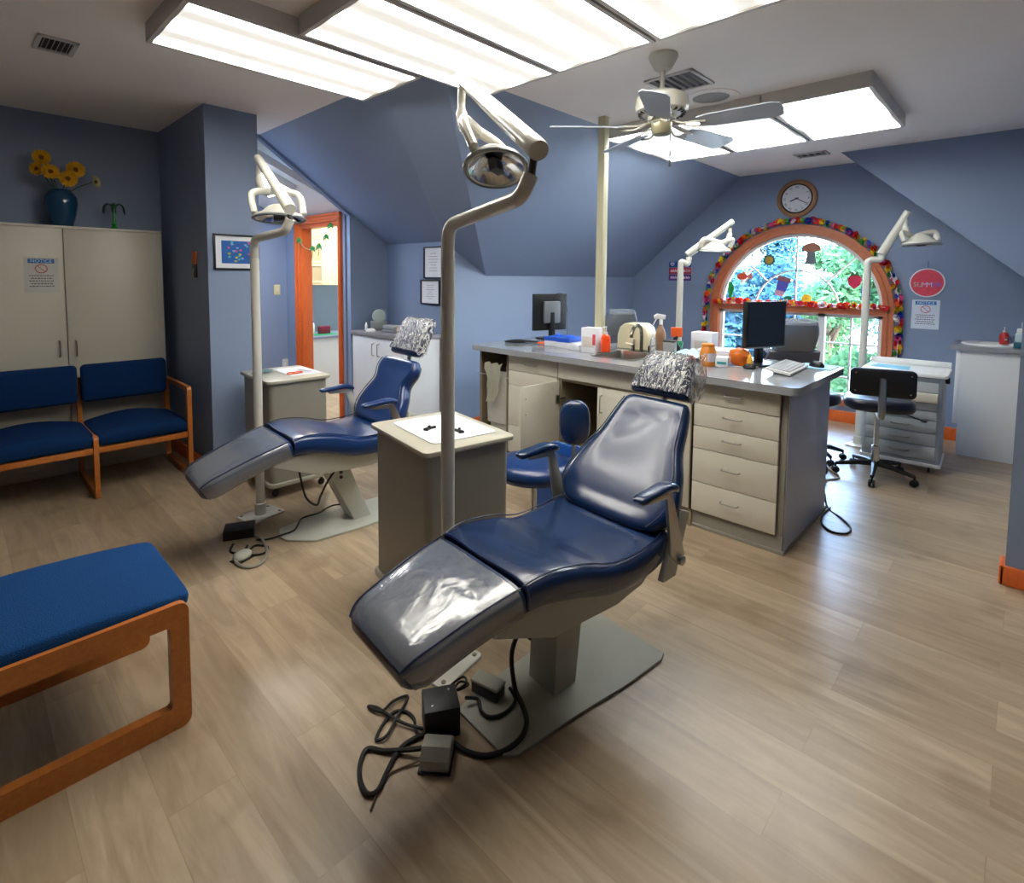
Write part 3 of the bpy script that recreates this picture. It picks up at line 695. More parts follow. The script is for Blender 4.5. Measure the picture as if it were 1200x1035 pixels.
# ================================================================== DENTAL CHAIRS
def dental_chair(loc, rz, label, plate_m, frame_m, vinyl, col_u0, col_u1, dz=0., foot=(-.575, .51), back=((.40, .56), (.74, .965)), head=((.745, .985), (.83, 1.145)), wtop=.155, wmax=.275, wfoot=.178, hw=(.15, .10), film_back=False, armz=.765, armu=.19, plate=None):
    t = thing('dental_chair', label, 'dental chair', (loc[0], loc[1], 0), rz, 'navy dental patient chairs')
    fu, fz = foot
    kz = .605+dz; sz = .545+dz
    # floor plate
    bm = nb(); prism(bm, plate or [(-.245, -.13), (-.21, -.16), (.05, -.175), (.3, -.2), (.5, -.205), (.54, -.19), (.54, .16), (.5, .17), (.1, .155), (-.1, .14), (-.25, .11)], 0, .012, bev=.003)
    mk('base_plate', bm, plate_m, t)
    bm = nb()
    prism(bm, [(col_u0-.055, .01), (col_u0+.055, .01), (col_u1+.07, .37+dz), (col_u1-.07, .37+dz)], -.068, .068, 'y', bev=.004)
    mk('column', bm, frame_m, t)
    bm = nb()
    for q in (.27, .30): lathe(bm, [(.011, 0), (.011, .004), (0, .005)], 10, M=T(col_u1+.035, -.068, q+dz, rx=PI/2))
    mk('screw_caps', bm, BLACK, t)
    bm = nb(); prism(bm, [(-.33, .50+dz), (-.34, .465+dz), (-.10, .365+dz), (.22, .345+dz), (.36, .365+dz), (.46, .42+dz), (.47, .50+dz), (.2, .48+dz), (-.1, .50+dz)], -.205, .205, 'y', bev=.01)
    mk('underframe', bm, frame_m, t)
    # seat, from knee seam to the back
    st = [(-.235, kz-.060, .225, .10), (-.15, kz-.052, .238, .115), (-.02, kz-.075, .25, .125), (.12, sz-.055, .262, .125), (.26, sz-.06, .272, .125), (.38, sz-.045, .268, .12), (.46, sz-.02, .25, .10)]
    bm = nb(); pad(bm, st, pw=5, dish=.012); seat = mk('seat_cushion', bm, vinyl, t, 60)
    def piping(st, dist, parent, name='piping', m=5):
        S_ = interp(st, m)
        for s in (-1, 1):
            bm = nb(); P = []
            for i, (u, z, hw_, th) in enumerate(S_):
                a = S_[max(i-1, 0)]; b = S_[min(i+1, len(S_)-1)]; tt = V(b[0]-a[0], 0, b[1]-a[1]).normalized(); nn = V(-tt.z, 0, tt.x)
                P.append(V(u, s*hw_*.93, z)+nn*(th*.5*.93))
            tube(bm, P, .0028, 6); mk(name, bm, PIPING, parent)
    piping(st, 0, seat)
    bm = nb(); u, z, hw_, th = st[0]
    tube(bm, cat([V(u, -hw_-.002, z-.02), V(u, -hw_*.9, z+.05), V(u-.004, 0, z+.052), V(u, hw_*.9, z+.05), V(u, hw_+.002, z-.02)], 6), .005, 6); mk('seam', bm, PIPING, seat)
    # leg rest sloping down to the foot
    z0_, z1_ = fz-.055, kz-.062; L_ = -.242-fu
    st2 = [(fu-.035, z0_-.022, wfoot*.78, .04), (fu-.02, z0_-.014, wfoot*.92, .085)]+[(fu+L_*k, z0_+(z1_-z0_)*k+.010*math.sin(PI*k), wfoot+(.224-wfoot)*k**.8, .108-.008*k) for k in (.04, .25, .5, .75, 1)]
    bm = nb(); pad(bm, st2, pw=5, dish=.004); leg = mk('leg_rest', bm, vinyl, t, 60)
    piping(st2[1:], 0, leg)
    st3 = st2[1:6]+[(-.255, kz-.064, .223, .10)]
    bm = nb(); pad(bm, st3, pw=5, grow=.004); mk('plastic_cover', bm, FILM, leg, 60)
    # backrest: narrow at the top, broad at the hips
    (bu0, bz0), (bu1, bz1) = back; du, dzz = bu1-bu0, bz1-bz0
    prof = [(-.04, .16, .05), (.0, .225, .09), (.10, wmax-.012, .10), (.22, wmax, .10), (.42, wmax-.03, .095), (.62, wmax-.075, .09), (.82, wtop+.022, .085), (.95, wtop+.004, .08), (1.0, wtop-.01, .045)]
    st4 = [(bu0+du*k+.02*math.sin(PI*k)*0, bz0+dzz*k, w, th) for k, w, th in prof]
    bm = nb(); pad(bm, st4, pw=4.2, dish=.022); bk = mk('backrest', bm, vinyl, t, 60)
    piping(st4[1:-1], 0, bk)
    n_ = V(dzz, 0, -du).normalized()
    bm = nb(); st5 = [(u+n_.x*.045, z+n_.z*.045, w*.86, th*.35) for u, z, w, th in st4[1:-1]]; pad(bm, st5, pw=5); mk('back_shell', bm, mat('chair_shell', (120, 122, 118), .4), t, 60)
    # headrest
    (hu0, hz0), (hu1, hz1) = head
    st6 = [(hu0+(hu1-hu0)*k, hz0+(hz1-hz0)*k, hw[0]+(hw[1]-hw[0])*k-(.02 if k in (0, 1) else 0), th) for k, th in ((0, .03), (.08, .07), (.5, .085), (.9, .07), (1, .03))]
    bm = nb(); pad(bm, st6, pw=4, dish=.008); hd = mk('headrest', bm, vinyl, t, 60)
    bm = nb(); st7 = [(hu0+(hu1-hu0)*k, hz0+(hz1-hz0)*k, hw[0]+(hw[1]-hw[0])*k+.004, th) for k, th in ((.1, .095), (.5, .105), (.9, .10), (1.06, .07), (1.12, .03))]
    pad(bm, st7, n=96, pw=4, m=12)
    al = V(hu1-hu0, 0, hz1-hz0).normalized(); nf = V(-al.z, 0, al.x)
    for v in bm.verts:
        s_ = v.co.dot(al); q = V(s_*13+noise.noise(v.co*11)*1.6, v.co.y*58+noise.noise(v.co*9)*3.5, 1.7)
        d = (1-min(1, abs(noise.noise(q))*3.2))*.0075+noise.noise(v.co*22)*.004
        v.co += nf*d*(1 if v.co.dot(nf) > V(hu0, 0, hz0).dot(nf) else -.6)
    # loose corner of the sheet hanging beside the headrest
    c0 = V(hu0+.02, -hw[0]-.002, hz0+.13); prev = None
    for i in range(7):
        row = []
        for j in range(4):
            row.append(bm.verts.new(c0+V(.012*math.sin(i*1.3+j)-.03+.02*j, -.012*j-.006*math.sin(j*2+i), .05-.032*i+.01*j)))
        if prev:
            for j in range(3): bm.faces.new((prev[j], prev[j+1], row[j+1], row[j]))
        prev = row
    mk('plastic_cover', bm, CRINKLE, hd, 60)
    bm = nb(); tube(bm, [V(bu1+.03, 0, bz1-.10), V(hu0+.05, 0, hz0+.06)], .014, 8); mk('headrest_bracket', bm, STEEL, t)
    # arm rests
    for s in (-1, 1):
        bm = nb(); pts = [(.03, armz-.012, .018, .022), (.05, armz-.005, .03, .032), (.15, armz, .032, .035), (.23, armz+.004, .033, .035), (.29, armz-.006, .03, .033), (.315, armz-.022, .018, .02)]
        pad(bm, [(armu+(u-.03)*.78, z, w*.9, th*.9) for u, z, w, th in pts], pw=2.6)
        for v in bm.verts: v.co.y += s*(wmax+.022)
        ar = mk('armrest', bm, vinyl, t, 60)
        bm = nb(); prism(bm, [(armu+.20, armz-.018), (armu+.04, armz-.018), (armu+.06, armz-.034), (armu+.17, armz-.04), (bu0+.00, .50+dz), (bu0+.05, .45+dz), (bu0+.085, .48+dz)], s*(wmax+.012), s*(wmax+.026), 'y', bev=.002); mk('arm_bracket', bm, frame_m if s > 0 else STEEL, ar)
        bm = nb(); lathe(bm, [(.018, 0), (.018, .012), (.012, .016), (0, .017)], 14, M=T(bu0+.055, s*(wmax+.026), .47+dz, rx=(PI/2 if s < 0 else -PI/2))); mk('hinge_bolt', bm, STEEL, ar)
    for s in (-1, 1):
        bm = nb(); prism(bm, [(bu0-.02, .40+dz), (bu0+.06, .40+dz), (bu0+.14, .62+dz), (bu0+.09, .64+dz)], s*(wmax-.02), s*(wmax-.005)+s*.012, 'y', bev=.003); mk('hinge_plate', bm, frame_m, t)
    return t
VINYL2 = mat('brighter_navy_vinyl', (16, 50, 104), .3, spec=.5, coat=.2, var=.05, vscale=4, bump=.02)
BASEG = mat('base_plate_grey', (160, 160, 148), .5, var=.06)
dental_chair((1.40, 1.215), math.radians(-5.5), 'nearest navy dental chair, tilted back with plastic on its headrest and leg rest', BASEG, GREYMETAL, VINYL, .10, .13)
dental_chair((1.50, 2.985), math.radians(-3.5), 'left navy dental chair beside the pole lamp, footrest pointing at the waiting seats', PALEENAMEL, PALEENAMEL, VINYL2, .235, .06, dz=.03, foot=(-.63, .49),
    back=((.36, .585), (.565, .955)), head=((.58, .985), (.70, 1.19)), wtop=.195, wmax=.26, wfoot=.18, hw=(.165, .145), armz=.765, armu=.13,
    plate=[(-.24, .02), (-.20, .12), (.02, .16), (.35, .16), (.55, .14), (.60, 0), (.5, -.17), (.15, -.18), (-.10, -.16), (-.22, -.05)])

# far dental chairs seen from behind
GREYV = mat('far_chair_grey_vinyl', (112, 112, 126), .5, coat=.2)  # plain grey for the far chairs' back shells and headrests
def far_chair(loc, rz, label):
    t = thing('dental_chair', label, 'dental chair', (*loc, 0), rz, 'navy dental patient chairs')
    bm = nb(); prism(bm, rrect(-.25, .5, -.17, .17, .05), 0, .012); mk('base_plate', bm, PALEENAMEL, t)
    bm = nb(); box(bm, .0, .14, -.07, .07, .01, .42, .01); mk('column', bm, PALEENAMEL, t)
    bm = nb(); pad(bm, [(-.64, .40, .15, .05), (-.6, .42, .17, .09), (-.35, .52, .21, .11), (-.2, .56, .23, .11), (0, .53, .25, .12), (.3, .5, .26, .12), (.42, .53, .24, .1)], pw=5); mk('seat_cushion', bm, VINYL, t, 60)
    bm = nb(); pad(bm, [(.36, .56, .16, .05), (.38, .60, .23, .09), (.45, .72, .25, .10), (.55, .90, .215, .09), (.60, .98, .195, .06)], pw=4); mk('backrest', bm, VINYL, t, 60)
    bm = nb(); pad(bm, [(.415, .60, .20, .03), (.49, .72, .235, .03), (.59, .90, .20, .03), (.64, .985, .18, .03)], pw=6); mk('back_shell', bm, GREYV, t, 60)
    bm = nb(); pad(bm, [(.61, .99, .11, .04), (.625, 1.02, .14, .075), (.66, 1.12, .14, .085), (.69, 1.19, .115, .06)], pw=4); hd = mk('headrest', bm, GREYV, t, 60)
    bm = nb(); pad(bm, [(.613, 1.0, .145, .09), (.66, 1.12, .147, .10), (.70, 1.21, .12, .07)], pw=4)
    for v in bm.verts: v.co += V(1, 0, 0)*noise.noise(v.co*20)*.008
    mk('plastic_cover', bm, FILM, hd, 60)
    for s in (-1, 1):
        bm = nb(); pad(bm, [(.0, .73, .02, .03), (.05, .74, .03, .035), (.22, .74, .03, .035), (.26, .73, .02, .02)], pw=3)
        for v in bm.verts: v.co.y += s*.30
        mk('armrest', bm, VINYL, t, 60)
far_chair((4.68, 1.62), math.radians(222), 'dental chair with plastic-wrapped headrest turned to the arched window, seen from behind')
far_chair((4.62, 3.12), math.radians(228), 'dental chair half hidden behind the support post, grey back towards us')

# ================================================================== STOOLS
def pedestal(t, h, r=.24, legs=5, rot=0, colm=CHROME, basem=BLACK):
    for k in range(legs):
        a = rot+2*PI*k/legs; M = T(rz=a); bm = nb()
        tube(bm, [(.03, 0, .105), (.12, 0, .10), (r, 0, .075)], [.024, .02, .013], 8, M=M); lg = mk('leg', bm, basem, t)
        bm = nb()
        for s in (-1, 1): lathe(bm, [(.0, 0), (.022, .001), (.026, .006), (.026, .014), (.022, .018), (0, .019)], 14, M=M @ T(r, s*.012-(.0095), .027, rx=-PI/2))
        tube(bm, [(r, 0, .08), (r, 0, .03)], .007, 6, M=M); mk('caster', bm, basem, lg)
    bm = nb(); lathe(bm, [(.03, .09), (.026, .24), (.017, .245), (.017, h)], 16); mk('gas_lift', bm, colm, t)
t = thing('operator_stool', 'black stool with low rectangular back in front of the far drawer cart', 'stool', (4.86, .78, 0), math.radians(14))
pedestal(t, .53, .26, rot=.50)
BLKV = mat('black_blue_vinyl', (14, 20, 40), .35, coat=.2)
bm = nb(); prism(bm, rrect(-.205, .205, -.225, .225, .13, 8), .53, .62, bev=.036, seg=4); mk('seat', bm, BLKV, t, 60)
bm = nb(); box(bm, -.02, .02, -.0, .0, 0, 0) if 0 else prism(bm, rrect(-.20, .20, .665, .865, .035), -.265, -.235, 'x', bev=.008); mk('backrest', bm, BLKV, t)
bm = nb(); prism(bm, rrect(-.19, .19, .675, .855, .03), -.272, -.264, 'x', bev=.002); bp_ = mk('back_plate', bm, BLACK, t)
for s in (-1, 1):
    for q in (.70, .83):
        bm = nb(); lathe(bm, [(.006, 0), (.005, .003), (0, .004)], 8, M=T(-.271, s*.165, q, ry=-PI/2)); mk('screw', bm, STEEL, bp_)
bm = nb(); tube(bm, cat([(-.05, 0, .52), (-.24, 0, .515), (-.288, 0, .56), (-.29, 0, .68), (-.288, 0, .80)], 5), .024, 8, flat=1.); mk('back_bar', bm, STEEL, t)
bm = nb(); tube(bm, cat([(-.0, -.03, .52), (-.02, -.14, .515), (-.04, -.27, .48)], 4), .005, 6); ellipsoid(bm, (-.04, -.28, .475), .012, .02, .01, n=8); mk('height_lever', bm, BLACK, t)
# blue assistant stool with round body support
t = thing('assistant_stool', 'blue assistant stool with rounded swing pad between cart and nearest dental chair', 'stool', (2.09, 1.82, 0), .4)
pedestal(t, .465, .22, rot=.6)
bm = nb(); lathe(bm, [(0, .46), (.16, .462), (.20, .475), (.21, .51), (.20, .54), (.14, .555), (0, .558)], 40); mk('seat', bm, VINYL2, t, 60)
bm = nb(); tube(bm, cat([(0, 0, .44), (.15, -.10, .43), (.20, -.15, .50), (.19, -.165, .62)], 5), .011, 8); mk('support_arm', bm, STEEL, t)
bm = nb(); ellipsoid(bm, (0, 0, 0), .045, .085, .125, M=T(.195, -.165, .715, rz=math.radians(14)), n=20, p=2.6); mk('support_pad', bm, VINYL, t, 60)
# edge of another black stool beyond the worktop end
t = thing('operator_stool', 'black round stool half hidden behind the right end of the worktop', 'stool', (5.02, 1.24, 0), 0)
pedestal(t, .48, .22, rot=.2)
bm = nb(); lathe(bm, [(0, .46), (.15, .465), (.18, .49), (.18, .54), (.15, .565), (0, .57)], 32); mk('seat', bm, BLKV, t, 60)

# ================================================================== CARTS
def cart(loc, rz, sx, sy, h, label, drawers=0, topm=PALETOP, bodym=GREYLAM, over=.02, lift=.055):
    t = thing('mobile_cart', label, 'cart', (*loc, 0), rz, 'wheeled cabinets beside the dental chairs')
    a, b = sx/2, sy/2
    bm = nb(); prism(bm, rrect(-a+over, a-over, -b+over, b-over, .035), lift+.03, h-.022, bev=.0); mk('body', bm, bodym, t)
    bm = nb(); prism(bm, rrect(-a, a, -b, b, .03), h-.022, h, bev=.005); mk('top', bm, topm, t)
    bm = nb(); prism(bm, rrect(-a+.005, a-.005, -b+.005, b-.005, .04), lift, lift+.03, bev=.006); mk('base', bm, topm, t)
    for i, (cx, cy) in enumerate(((a-.06, b-.06), (-a+.06, b-.06), (-a+.06, -b+.06), (a-.06, -b+.06))):
        bm = nb(); lathe(bm, [(0, 0), (.022, .002), (.026, .008), (.022, .015), (0, .017)], 14, M=T(cx, cy-.008, .027, rx=-PI/2)); tube(bm, [(cx, cy, .03), (cx, cy, lift+.002)], .01, 6); mk('caster', bm, BLACK, t)
    return t
c1 = cart((1.563, 1.94), math.radians(-9.5), .455, .565, .795, 'grey wheeled cabinet with white liner behind the front lamp pole')
bm = nb(); prism(bm, rrect(-.165, .165, -.205, .205, .03), .796, .799); o = mk('tray_liner', bm, PAPER); o.location = (1.585, 1.945, 0); o.rotation_euler = (0, 0, math.radians(-9.5)); tag(o, 'white paper liner on top of the nearest grey cart', 'tray liner')
for i, (x, y, r) in enumerate(((1.512, 1.955, .3), (1.585, 1.83, 1.2))):
    t = thing('small_clamp', ('black bite clamp left of the front lamp pole on the white liner', 'black bite clamp right of the front lamp pole on the white liner')[i], 'clamp', (x, y, .7995), r)
    bm = nb(); prism(bm, [(-.03, -.012), (.0, -.004), (.03, -.016), (.034, -.008), (.005, .004), (.03, .014), (.026, .02), (-.008, .010), (-.03, .012)], 0, .012, bev=.002); mk('jaw', bm, BLACK, t)
    bm = nb(); lathe(bm, [(.006, 0), (.006, .018), (0, .019)], 8); mk('pivot', bm, BLACK, t)
c2 = cart((1.665, 3.83), math.radians(-2.5), .44, .56, .80, 'grey wheeled cabinet by the left dental chair with mask and papers on it', lift=.075)
bm = nb(); prism(bm, [(-.10, -.17), (.12, -.19), (.13, .16), (-.08, .18)], .801, .803); o = mk('paper_sheet', bm, PAPER); o.location = (1.74, 3.84, 0); tag(o, 'white paper sheet on the left grey cart', 'paper')
t = thing('face_mask', 'crumpled pale blue face mask on the left grey cart', 'mask', (1.56, 3.93, .803), .5)
bm = nb(); prev = None
for i in range(9):
    row = [bm.verts.new((-.08+.02*i, -.045+.015*j, .006+.012*abs(math.sin(i*.9+j*.6))*(1 if 0 < i < 8 else .2))) for j in range(7)]
    if prev:
        for j in range(6): bm.faces.new((prev[j], prev[j+1], row[j+1], row[j]))
    prev = row
bmesh.ops.solidify(bm, geom=bm.faces[:], thickness=.002); mk('cloth', bm, mat('mask_blue', (168, 208, 214), .9), t)
bm = nb()
for s in (-1, 1): tube(bm, cat([(s*.08, -.04, .006), (s*.12, -.02, .004), (s*.12, .03, .004), (s*.08, .045, .006)], 5), .0015, 5)
mk('ear_loop', bm, PAPER, t)
t = thing('cheek_retractor', 'orange wire cheek retractor on the left grey cart', 'retractor', (1.70, 3.74, .804), .2)
bm = nb(); tube(bm, cat([(-.06, 0, .004), (-.03, .03, .006), (.0, .005, .006), (.035, .03, .006), (.06, 0, .004), (.03, -.025, .004), (-.03, -.02, .004)], 6, True), .004, 6, closed=True); mk('loop', bm, ORANGEPL, t)
bm = nb(); ellipsoid(bm, (.0, -.022, .005), .02, .008, .005, n=8); mk('grip', bm, ORANGEPL, t)
t = thing('hand_instrument', 'thin steel hand instrument lying across papers on the left cart', 'dental instrument', (1.80, 3.80, .8035), 1.9)
bm = nb(); tube(bm, [(-.07, 0, .004), (-.03, 0, .004), (.05, 0, .004), (.08, 0, .005)], [.0015, .004, .004, .0012], 6); mk('handle', bm, STEEL, t)

# far drawer cart near the window
t = thing('drawer_cart', 'tall grey drawer cart with white top by the arched window wall', 'cart', (5.40, .685, 0), math.radians(2))
a, b, h = .215, .255, .79
bm = nb(); prism(bm, rrect(-a, a, -b, b, .03), .085, h-.03); mk('body', bm, mat('cart_blue_grey', (158, 168, 178), .4), t)
bm = nb(); prism(bm, rrect(-a-.03, a+.03, -b-.025, b+.025, .03), h-.03, h, bev=.006); box(bm, a+.005, a+.03, -b-.02, b+.02, h, h+.045, .006); mk('top', bm, WHITEPL, t)
bm = nb(); prism(bm, rrect(-a-.01, a+.01, -b-.01, b+.01, .03), .06, .088, bev=.005); mk('base', bm, WHITEPL, t)
bm = nb(); box(bm, -.06, -.02, -b-.028, -b, h-.09, h-.045, .006); mk('side_latch', bm, BLACK, t)
zs = [.115, .225, .325, .425, .50, .565, .64, .72]
DRW = mat('cart_drawer_front', (176, 182, 186), .4)
for i in range(7):
    out = .012+(.03 if i == 5 else 0)
    bm = nb(); box(bm, -a-out, -a+.0, -b+.03, b-.03, zs[i]+.003, zs[i+1]-.003, .003); dr = mk('drawer', bm, LAMINATE if i == 5 else DRW, t)
    if i in (0, 1, 2, 6):
        bm = nb(); tube(bm, cat([(-a-out, -.06, (zs[i]+zs[i+1])/2), (-a-out-.02, -.045, (zs[i]+zs[i+1])/2-.002), (-a-out-.022, .045, (zs[i]+zs[i+1])/2-.002), (-a-out, .06, (zs[i]+zs[i+1])/2)], 4), .005, 8); mk('handle', bm, STEEL, dr)
for cx in (-.15, .15):
    for cy in (-.19, .19):
        bm = nb(); lathe(bm, [(0, 0), (.024, .002), (.029, .009), (.024, .016), (0, .018)], 14, M=T(cx, cy-.009, .03, rx=-PI/2)); tube(bm, [(cx, cy, .03), (cx, cy, .065)], .01, 6); mk('caster', bm, BLACK, t)
bm = nb(); prism(bm, [(-.1, -.14), (.09, -.12), (.1, .1), (-.08, .13)], 0, .003); o = mk('tray_paper', bm, mat('blue_printed_paper', (120, 190, 214), .7)); o.location = (5.37, .79, h); tag(o, 'blue printed sheet on the white top of the far drawer cart', 'paper')

# ================================================================== WORKTOP ISLAND
IX, IB = 3.07, 3.95; IT = .90; Y0, Y1 = .895, 3.28
def handle_bar(bm, p, q, out, r=.004):
    p, q, out = Vector(p), Vector(q), Vector(out)
    d = (q-p).normalized(); tube(bm, cat([p, p+out*.8+d*.004, p+out+d*.014, q+out-d*.014, q+out*.8-d*.004, q], 4), r, 8)
# drawer bank
t = thing('drawer_cabinet', 'cream five-drawer cabinet at the right end of the worktop', 'cabinet', (IX, .895, 0), 0, 'cabinets under the worktop')
D = .515
bm = nb(); box(bm, .022, .86, .0, .03, .0, IT, .002); box(bm, .03, .86, .03, D, .10, IT-.002); mk('body', bm, GREYLAM, t)
bm = nb(); box(bm, .03, .84, -.006, .0, .02, IT-.01, .002); mk('end_panel', bm, mat('end_panel_blue_white', (176, 184, 204), .35), t)
bm = nb(); box(bm, .02, .86, .0, D, 0, .10); box(bm, .012, .87, -.012, D, 0, .02, .003); mk('plinth', bm, GREYLAM, t)
zz = [.105, .286, .491, .626, .761, .885]
for i in range(5):
    bm = nb(); box(bm, 0, .02, .035, D, zz[i]+.002, zz[i+1]-.002, .0025); dr = mk('drawer', bm, LAMINATE, t)
    bm = nb(); zc = (zz[i]+zz[i+1])/2+.01; handle_bar(bm, (0, .035+.21-.052+.04, zc), (0, .035+.21+.052+.04, zc), (-.028, 0, 0)); mk('handle', bm, STEEL, dr)
# sink base with an open door
t = thing('sink_cabinet', 'cream sink base cabinet with one door standing open', 'cabinet', (IX, 1.41, 0), 0, 'cabinets under the worktop')
Wd = 2.455-1.41
bm = nb(); box(bm, .0, .86, .0, .02, .0, IT); box(bm, .02, .86, Wd-.02, Wd, .0, IT); box(bm, .02, .86, .02, Wd-.02, .10, .12); box(bm, .84, .86, .02, Wd-.02, .1, IT); box(bm, .02, .04, .02, Wd-.02, .745, .765)
box(bm, .0, .02, 0.0, .012, .1, IT); box(bm, .003, .02, .60, .62, .1, .75); mk('body', bm, mat('cabinet_interior', (150, 138, 112), .6), t)
bm = nb(); box(bm, .02, .86, 0, Wd, 0, .10); mk('plinth', bm, GREYLAM, t)
bm = nb(); box(bm, 0, .02, .014, Wd-.003, .768, .888, .0025); mk('false_front', bm, LAMINATE, t)
bm = nb(); box(bm, 0, .02, .33, .695, .108, .748, .0025); dr = mk('door', bm, LAMINATE, t)
bm = nb(); handle_bar(bm, (0, .655, .58), (0, .655, .70), (-.028, 0, 0)); mk('handle', bm, STEEL, dr)
bm = nb(); box(bm, 0, .02, .014, .325, .108, .748, .0025); mk('door', bm, LAMINATE, t)
bm = nb(); box(bm, -.375, 0, -.009, .009, .108, .748, .0025, M=T(.0, Wd-.012, 0, rz=math.radians(-6))); dr = mk('door', bm, LAMINATE, t)
for q in (.62, .25):
    bm = nb(); box(bm, -.045, -.01, -.022, -.009, q-.03, q+.03, .003, M=T(.0, Wd-.012, 0, rz=math.radians(-6))); tube(bm, [(-.02, Wd-.035, q), (.03, Wd-.05, q+.006)], .008, 6); mk('hinge', bm, STEEL, dr)
bm = nb()
for q in (.66, .55): lathe(bm, [(.004, 0), (.004, .002), (0, .0025)], 8, M=T(.0, Wd-.012, 0, rz=math.radians(-6)) @ T(-.33, -.009, q, rx=PI/2))
mk('screw_holes', bm, BLACK, dr)
# small drawer and cupboard
t = thing('base_cabinet', 'cream cabinet with a small top drawer near the left end of the worktop', 'cabinet', (IX, 2.457, 0), 0, 'cabinets under the worktop')
Wd = .50
bm = nb(); box(bm, .02, .86, 0, Wd, .10, IT-.002); mk('body', bm, GREYLAM, t)
bm = nb(); box(bm, .02, .86, 0, Wd, 0, .10); mk('plinth', bm, GREYLAM, t)
for (a, b_) in ((.768, .888), (.655, .764)):
    bm = nb(); box(bm, 0, .02, .002, Wd-.003, a, b_, .0025); dr = mk('drawer', bm, LAMINATE, t)
    if a > .7:
        bm = nb(); handle_bar(bm, (0, .20, .83), (0, .31, .83), (-.028, 0, 0)); mk('handle', bm, STEEL, dr)
for (a, b_) in ((.33, .651), (.108, .326)):
    bm = nb(); box(bm, 0, .02, .002, Wd-.003, a, b_, .0025); mk('drawer', bm, LAMINATE, t)
# open bay with bin liner
t = thing('open_bin_bay', 'open-fronted bay at the left end of the worktop', 'cabinet', (IX, 2.96, 0), 0, 'cabinets under the worktop')
bm = nb(); box(bm, 0, .86, 0, .015, 0, IT); box(bm, .0, .86, .30, .325, 0, IT); box(bm, .84, .86, .015, .3, 0, IT); box(bm, .02, .84, .015, .3, .08, .10); mk('body', bm, mat('bay_interior', (120, 108, 88), .6), t)
bm = nb(); tube(bm, [(-.012, -.01, .70), (-.012, .34, .70)], .004, 8); mk('rail', bm, STEEL, t)
t = thing('waste_bin', 'tall bin lined with crumpled clear plastic inside the open bay', 'bin', (IX+.17, 3.10, .10))
bm = nb(); prev = None
def sq(hx, hy, z, j=0.):
    return [bm.verts.new((x, y, z)) for x, y in rrect(-hx, hx, -hy, hy, .03, 4)]
for hx, hy, z in ((.12, .11, 0), (.14, .125, .54), (.135, .12, .54), (.115, .105, .01)):
    r_ = sq(hx, hy, z)
    if prev:
        for k in range(len(r_)): bm.faces.new((prev[k], prev[(k+1) % len(r_)], r_[(k+1) % len(r_)], r_[k]))
    else: bm.faces.new(r_)
    prev = r_
mk('bucket', bm, PALEENAMEL, t)
bm = nb(); prev = None
for i, (hx, hy, z) in enumerate(((.145, .13, .20), (.148, .132, .36), (.146, .130, .50), (.142, .127, .60), (.12, .10, .63), (.10, .085, .60))):
    r_ = sq(hx, hy, z)
    for v in r_:
        d = noise.noise(v.co*14+V(3, i, 1))*.022; v.co += V(-abs(d) if v.co.x < 0 else d, d, d*1.4)
    if prev:
        for k in range(len(r_)): bm.faces.new((prev[k], prev[(k+1) % len(r_)], r_[(k+1) % len(r_)], r_[k]))
    prev = r_
mk('liner', bm, BAG, t, 70)
t = None
bm = nb(); prev = None
for i in range(8):
    w = .10-.008*i; row = []
    for j in range(9):
        k = j/8*2-1; row.append(bm.verts.new((-.005-.012*math.sin(j*1.7+i)-.004*i, k*w+.01*math.sin(i*2), .0-.045*i-.02*abs(math.sin(j*2.2)))))
    if prev:
        for j in range(8): bm.faces.new((prev[j], prev[j+1], row[j+1], row[j]))
    prev = row
bmesh.ops.solidify(bm, geom=bm.faces[:], thickness=.0015)
o = mk('plastic_bag', bm, mat('plastic_bag_white', (206, 204, 186), .4, bump=.6, bscale=30, coat=.3), None, 70); o.location = (IX-.012, 3.10, .815); tag(o, 'crumpled whitish plastic bag hanging at the front of the open bin bay', 'plastic bag')

# continuous worktop with a sink cut-out
SX0, SX1, SY0, SY1 = 3.20, 3.58, 1.92, 2.25
bm = nb(); X0, X1, YA, YB = 3.0, 3.985, .825, 3.335
outer = rrect(X0, X1, YA, YB, .05, 6); TH = (.898, .94)
box(bm, X0+.05, X1-.05, SY1, YB-.0, *TH); 
bm.free(); bm = nb()
def plate_with_hole(bm, outer, hole, z0, z1):
    rings = {}
    for z in (z0, z1):
        vo = [bm.verts.new((x, y, z)) for x, y in outer]; vh = [bm.verts.new((x, y, z)) for x, y in hole]
        eo = [bm.edges.new((vo[i], vo[(i+1) % len(vo)])) for i in range(len(vo))]; eh = [bm.edges.new((vh[i], vh[(i+1) % len(vh)])) for i in range(len(vh))]
        bmesh.ops.triangle_fill(bm, use_beauty=True, use_dissolve=False, edges=eo+eh); rings[z] = (vo, vh)
    for q in (0, 1):
        a, b = rings[z0][q], rings[z1][q]
        for i in range(len(a)): bm.faces.new((a[i], a[(i+1) % len(a)], b[(i+1) % len(a)], b[i]))
plate_with_hole(bm, outer, rrect(SX0, SX1, SY0, SY1, .03, 4), *TH)
o = mk('worktop', bm, COUNTER, None, 30); tag(o, 'long grey speckled worktop over the central cabinets', 'worktop')
t = thing('inset_sink', 'small stainless sink set into the worktop', 'sink', (3.39, 2.085, .94))
bm = nb(); prev = None
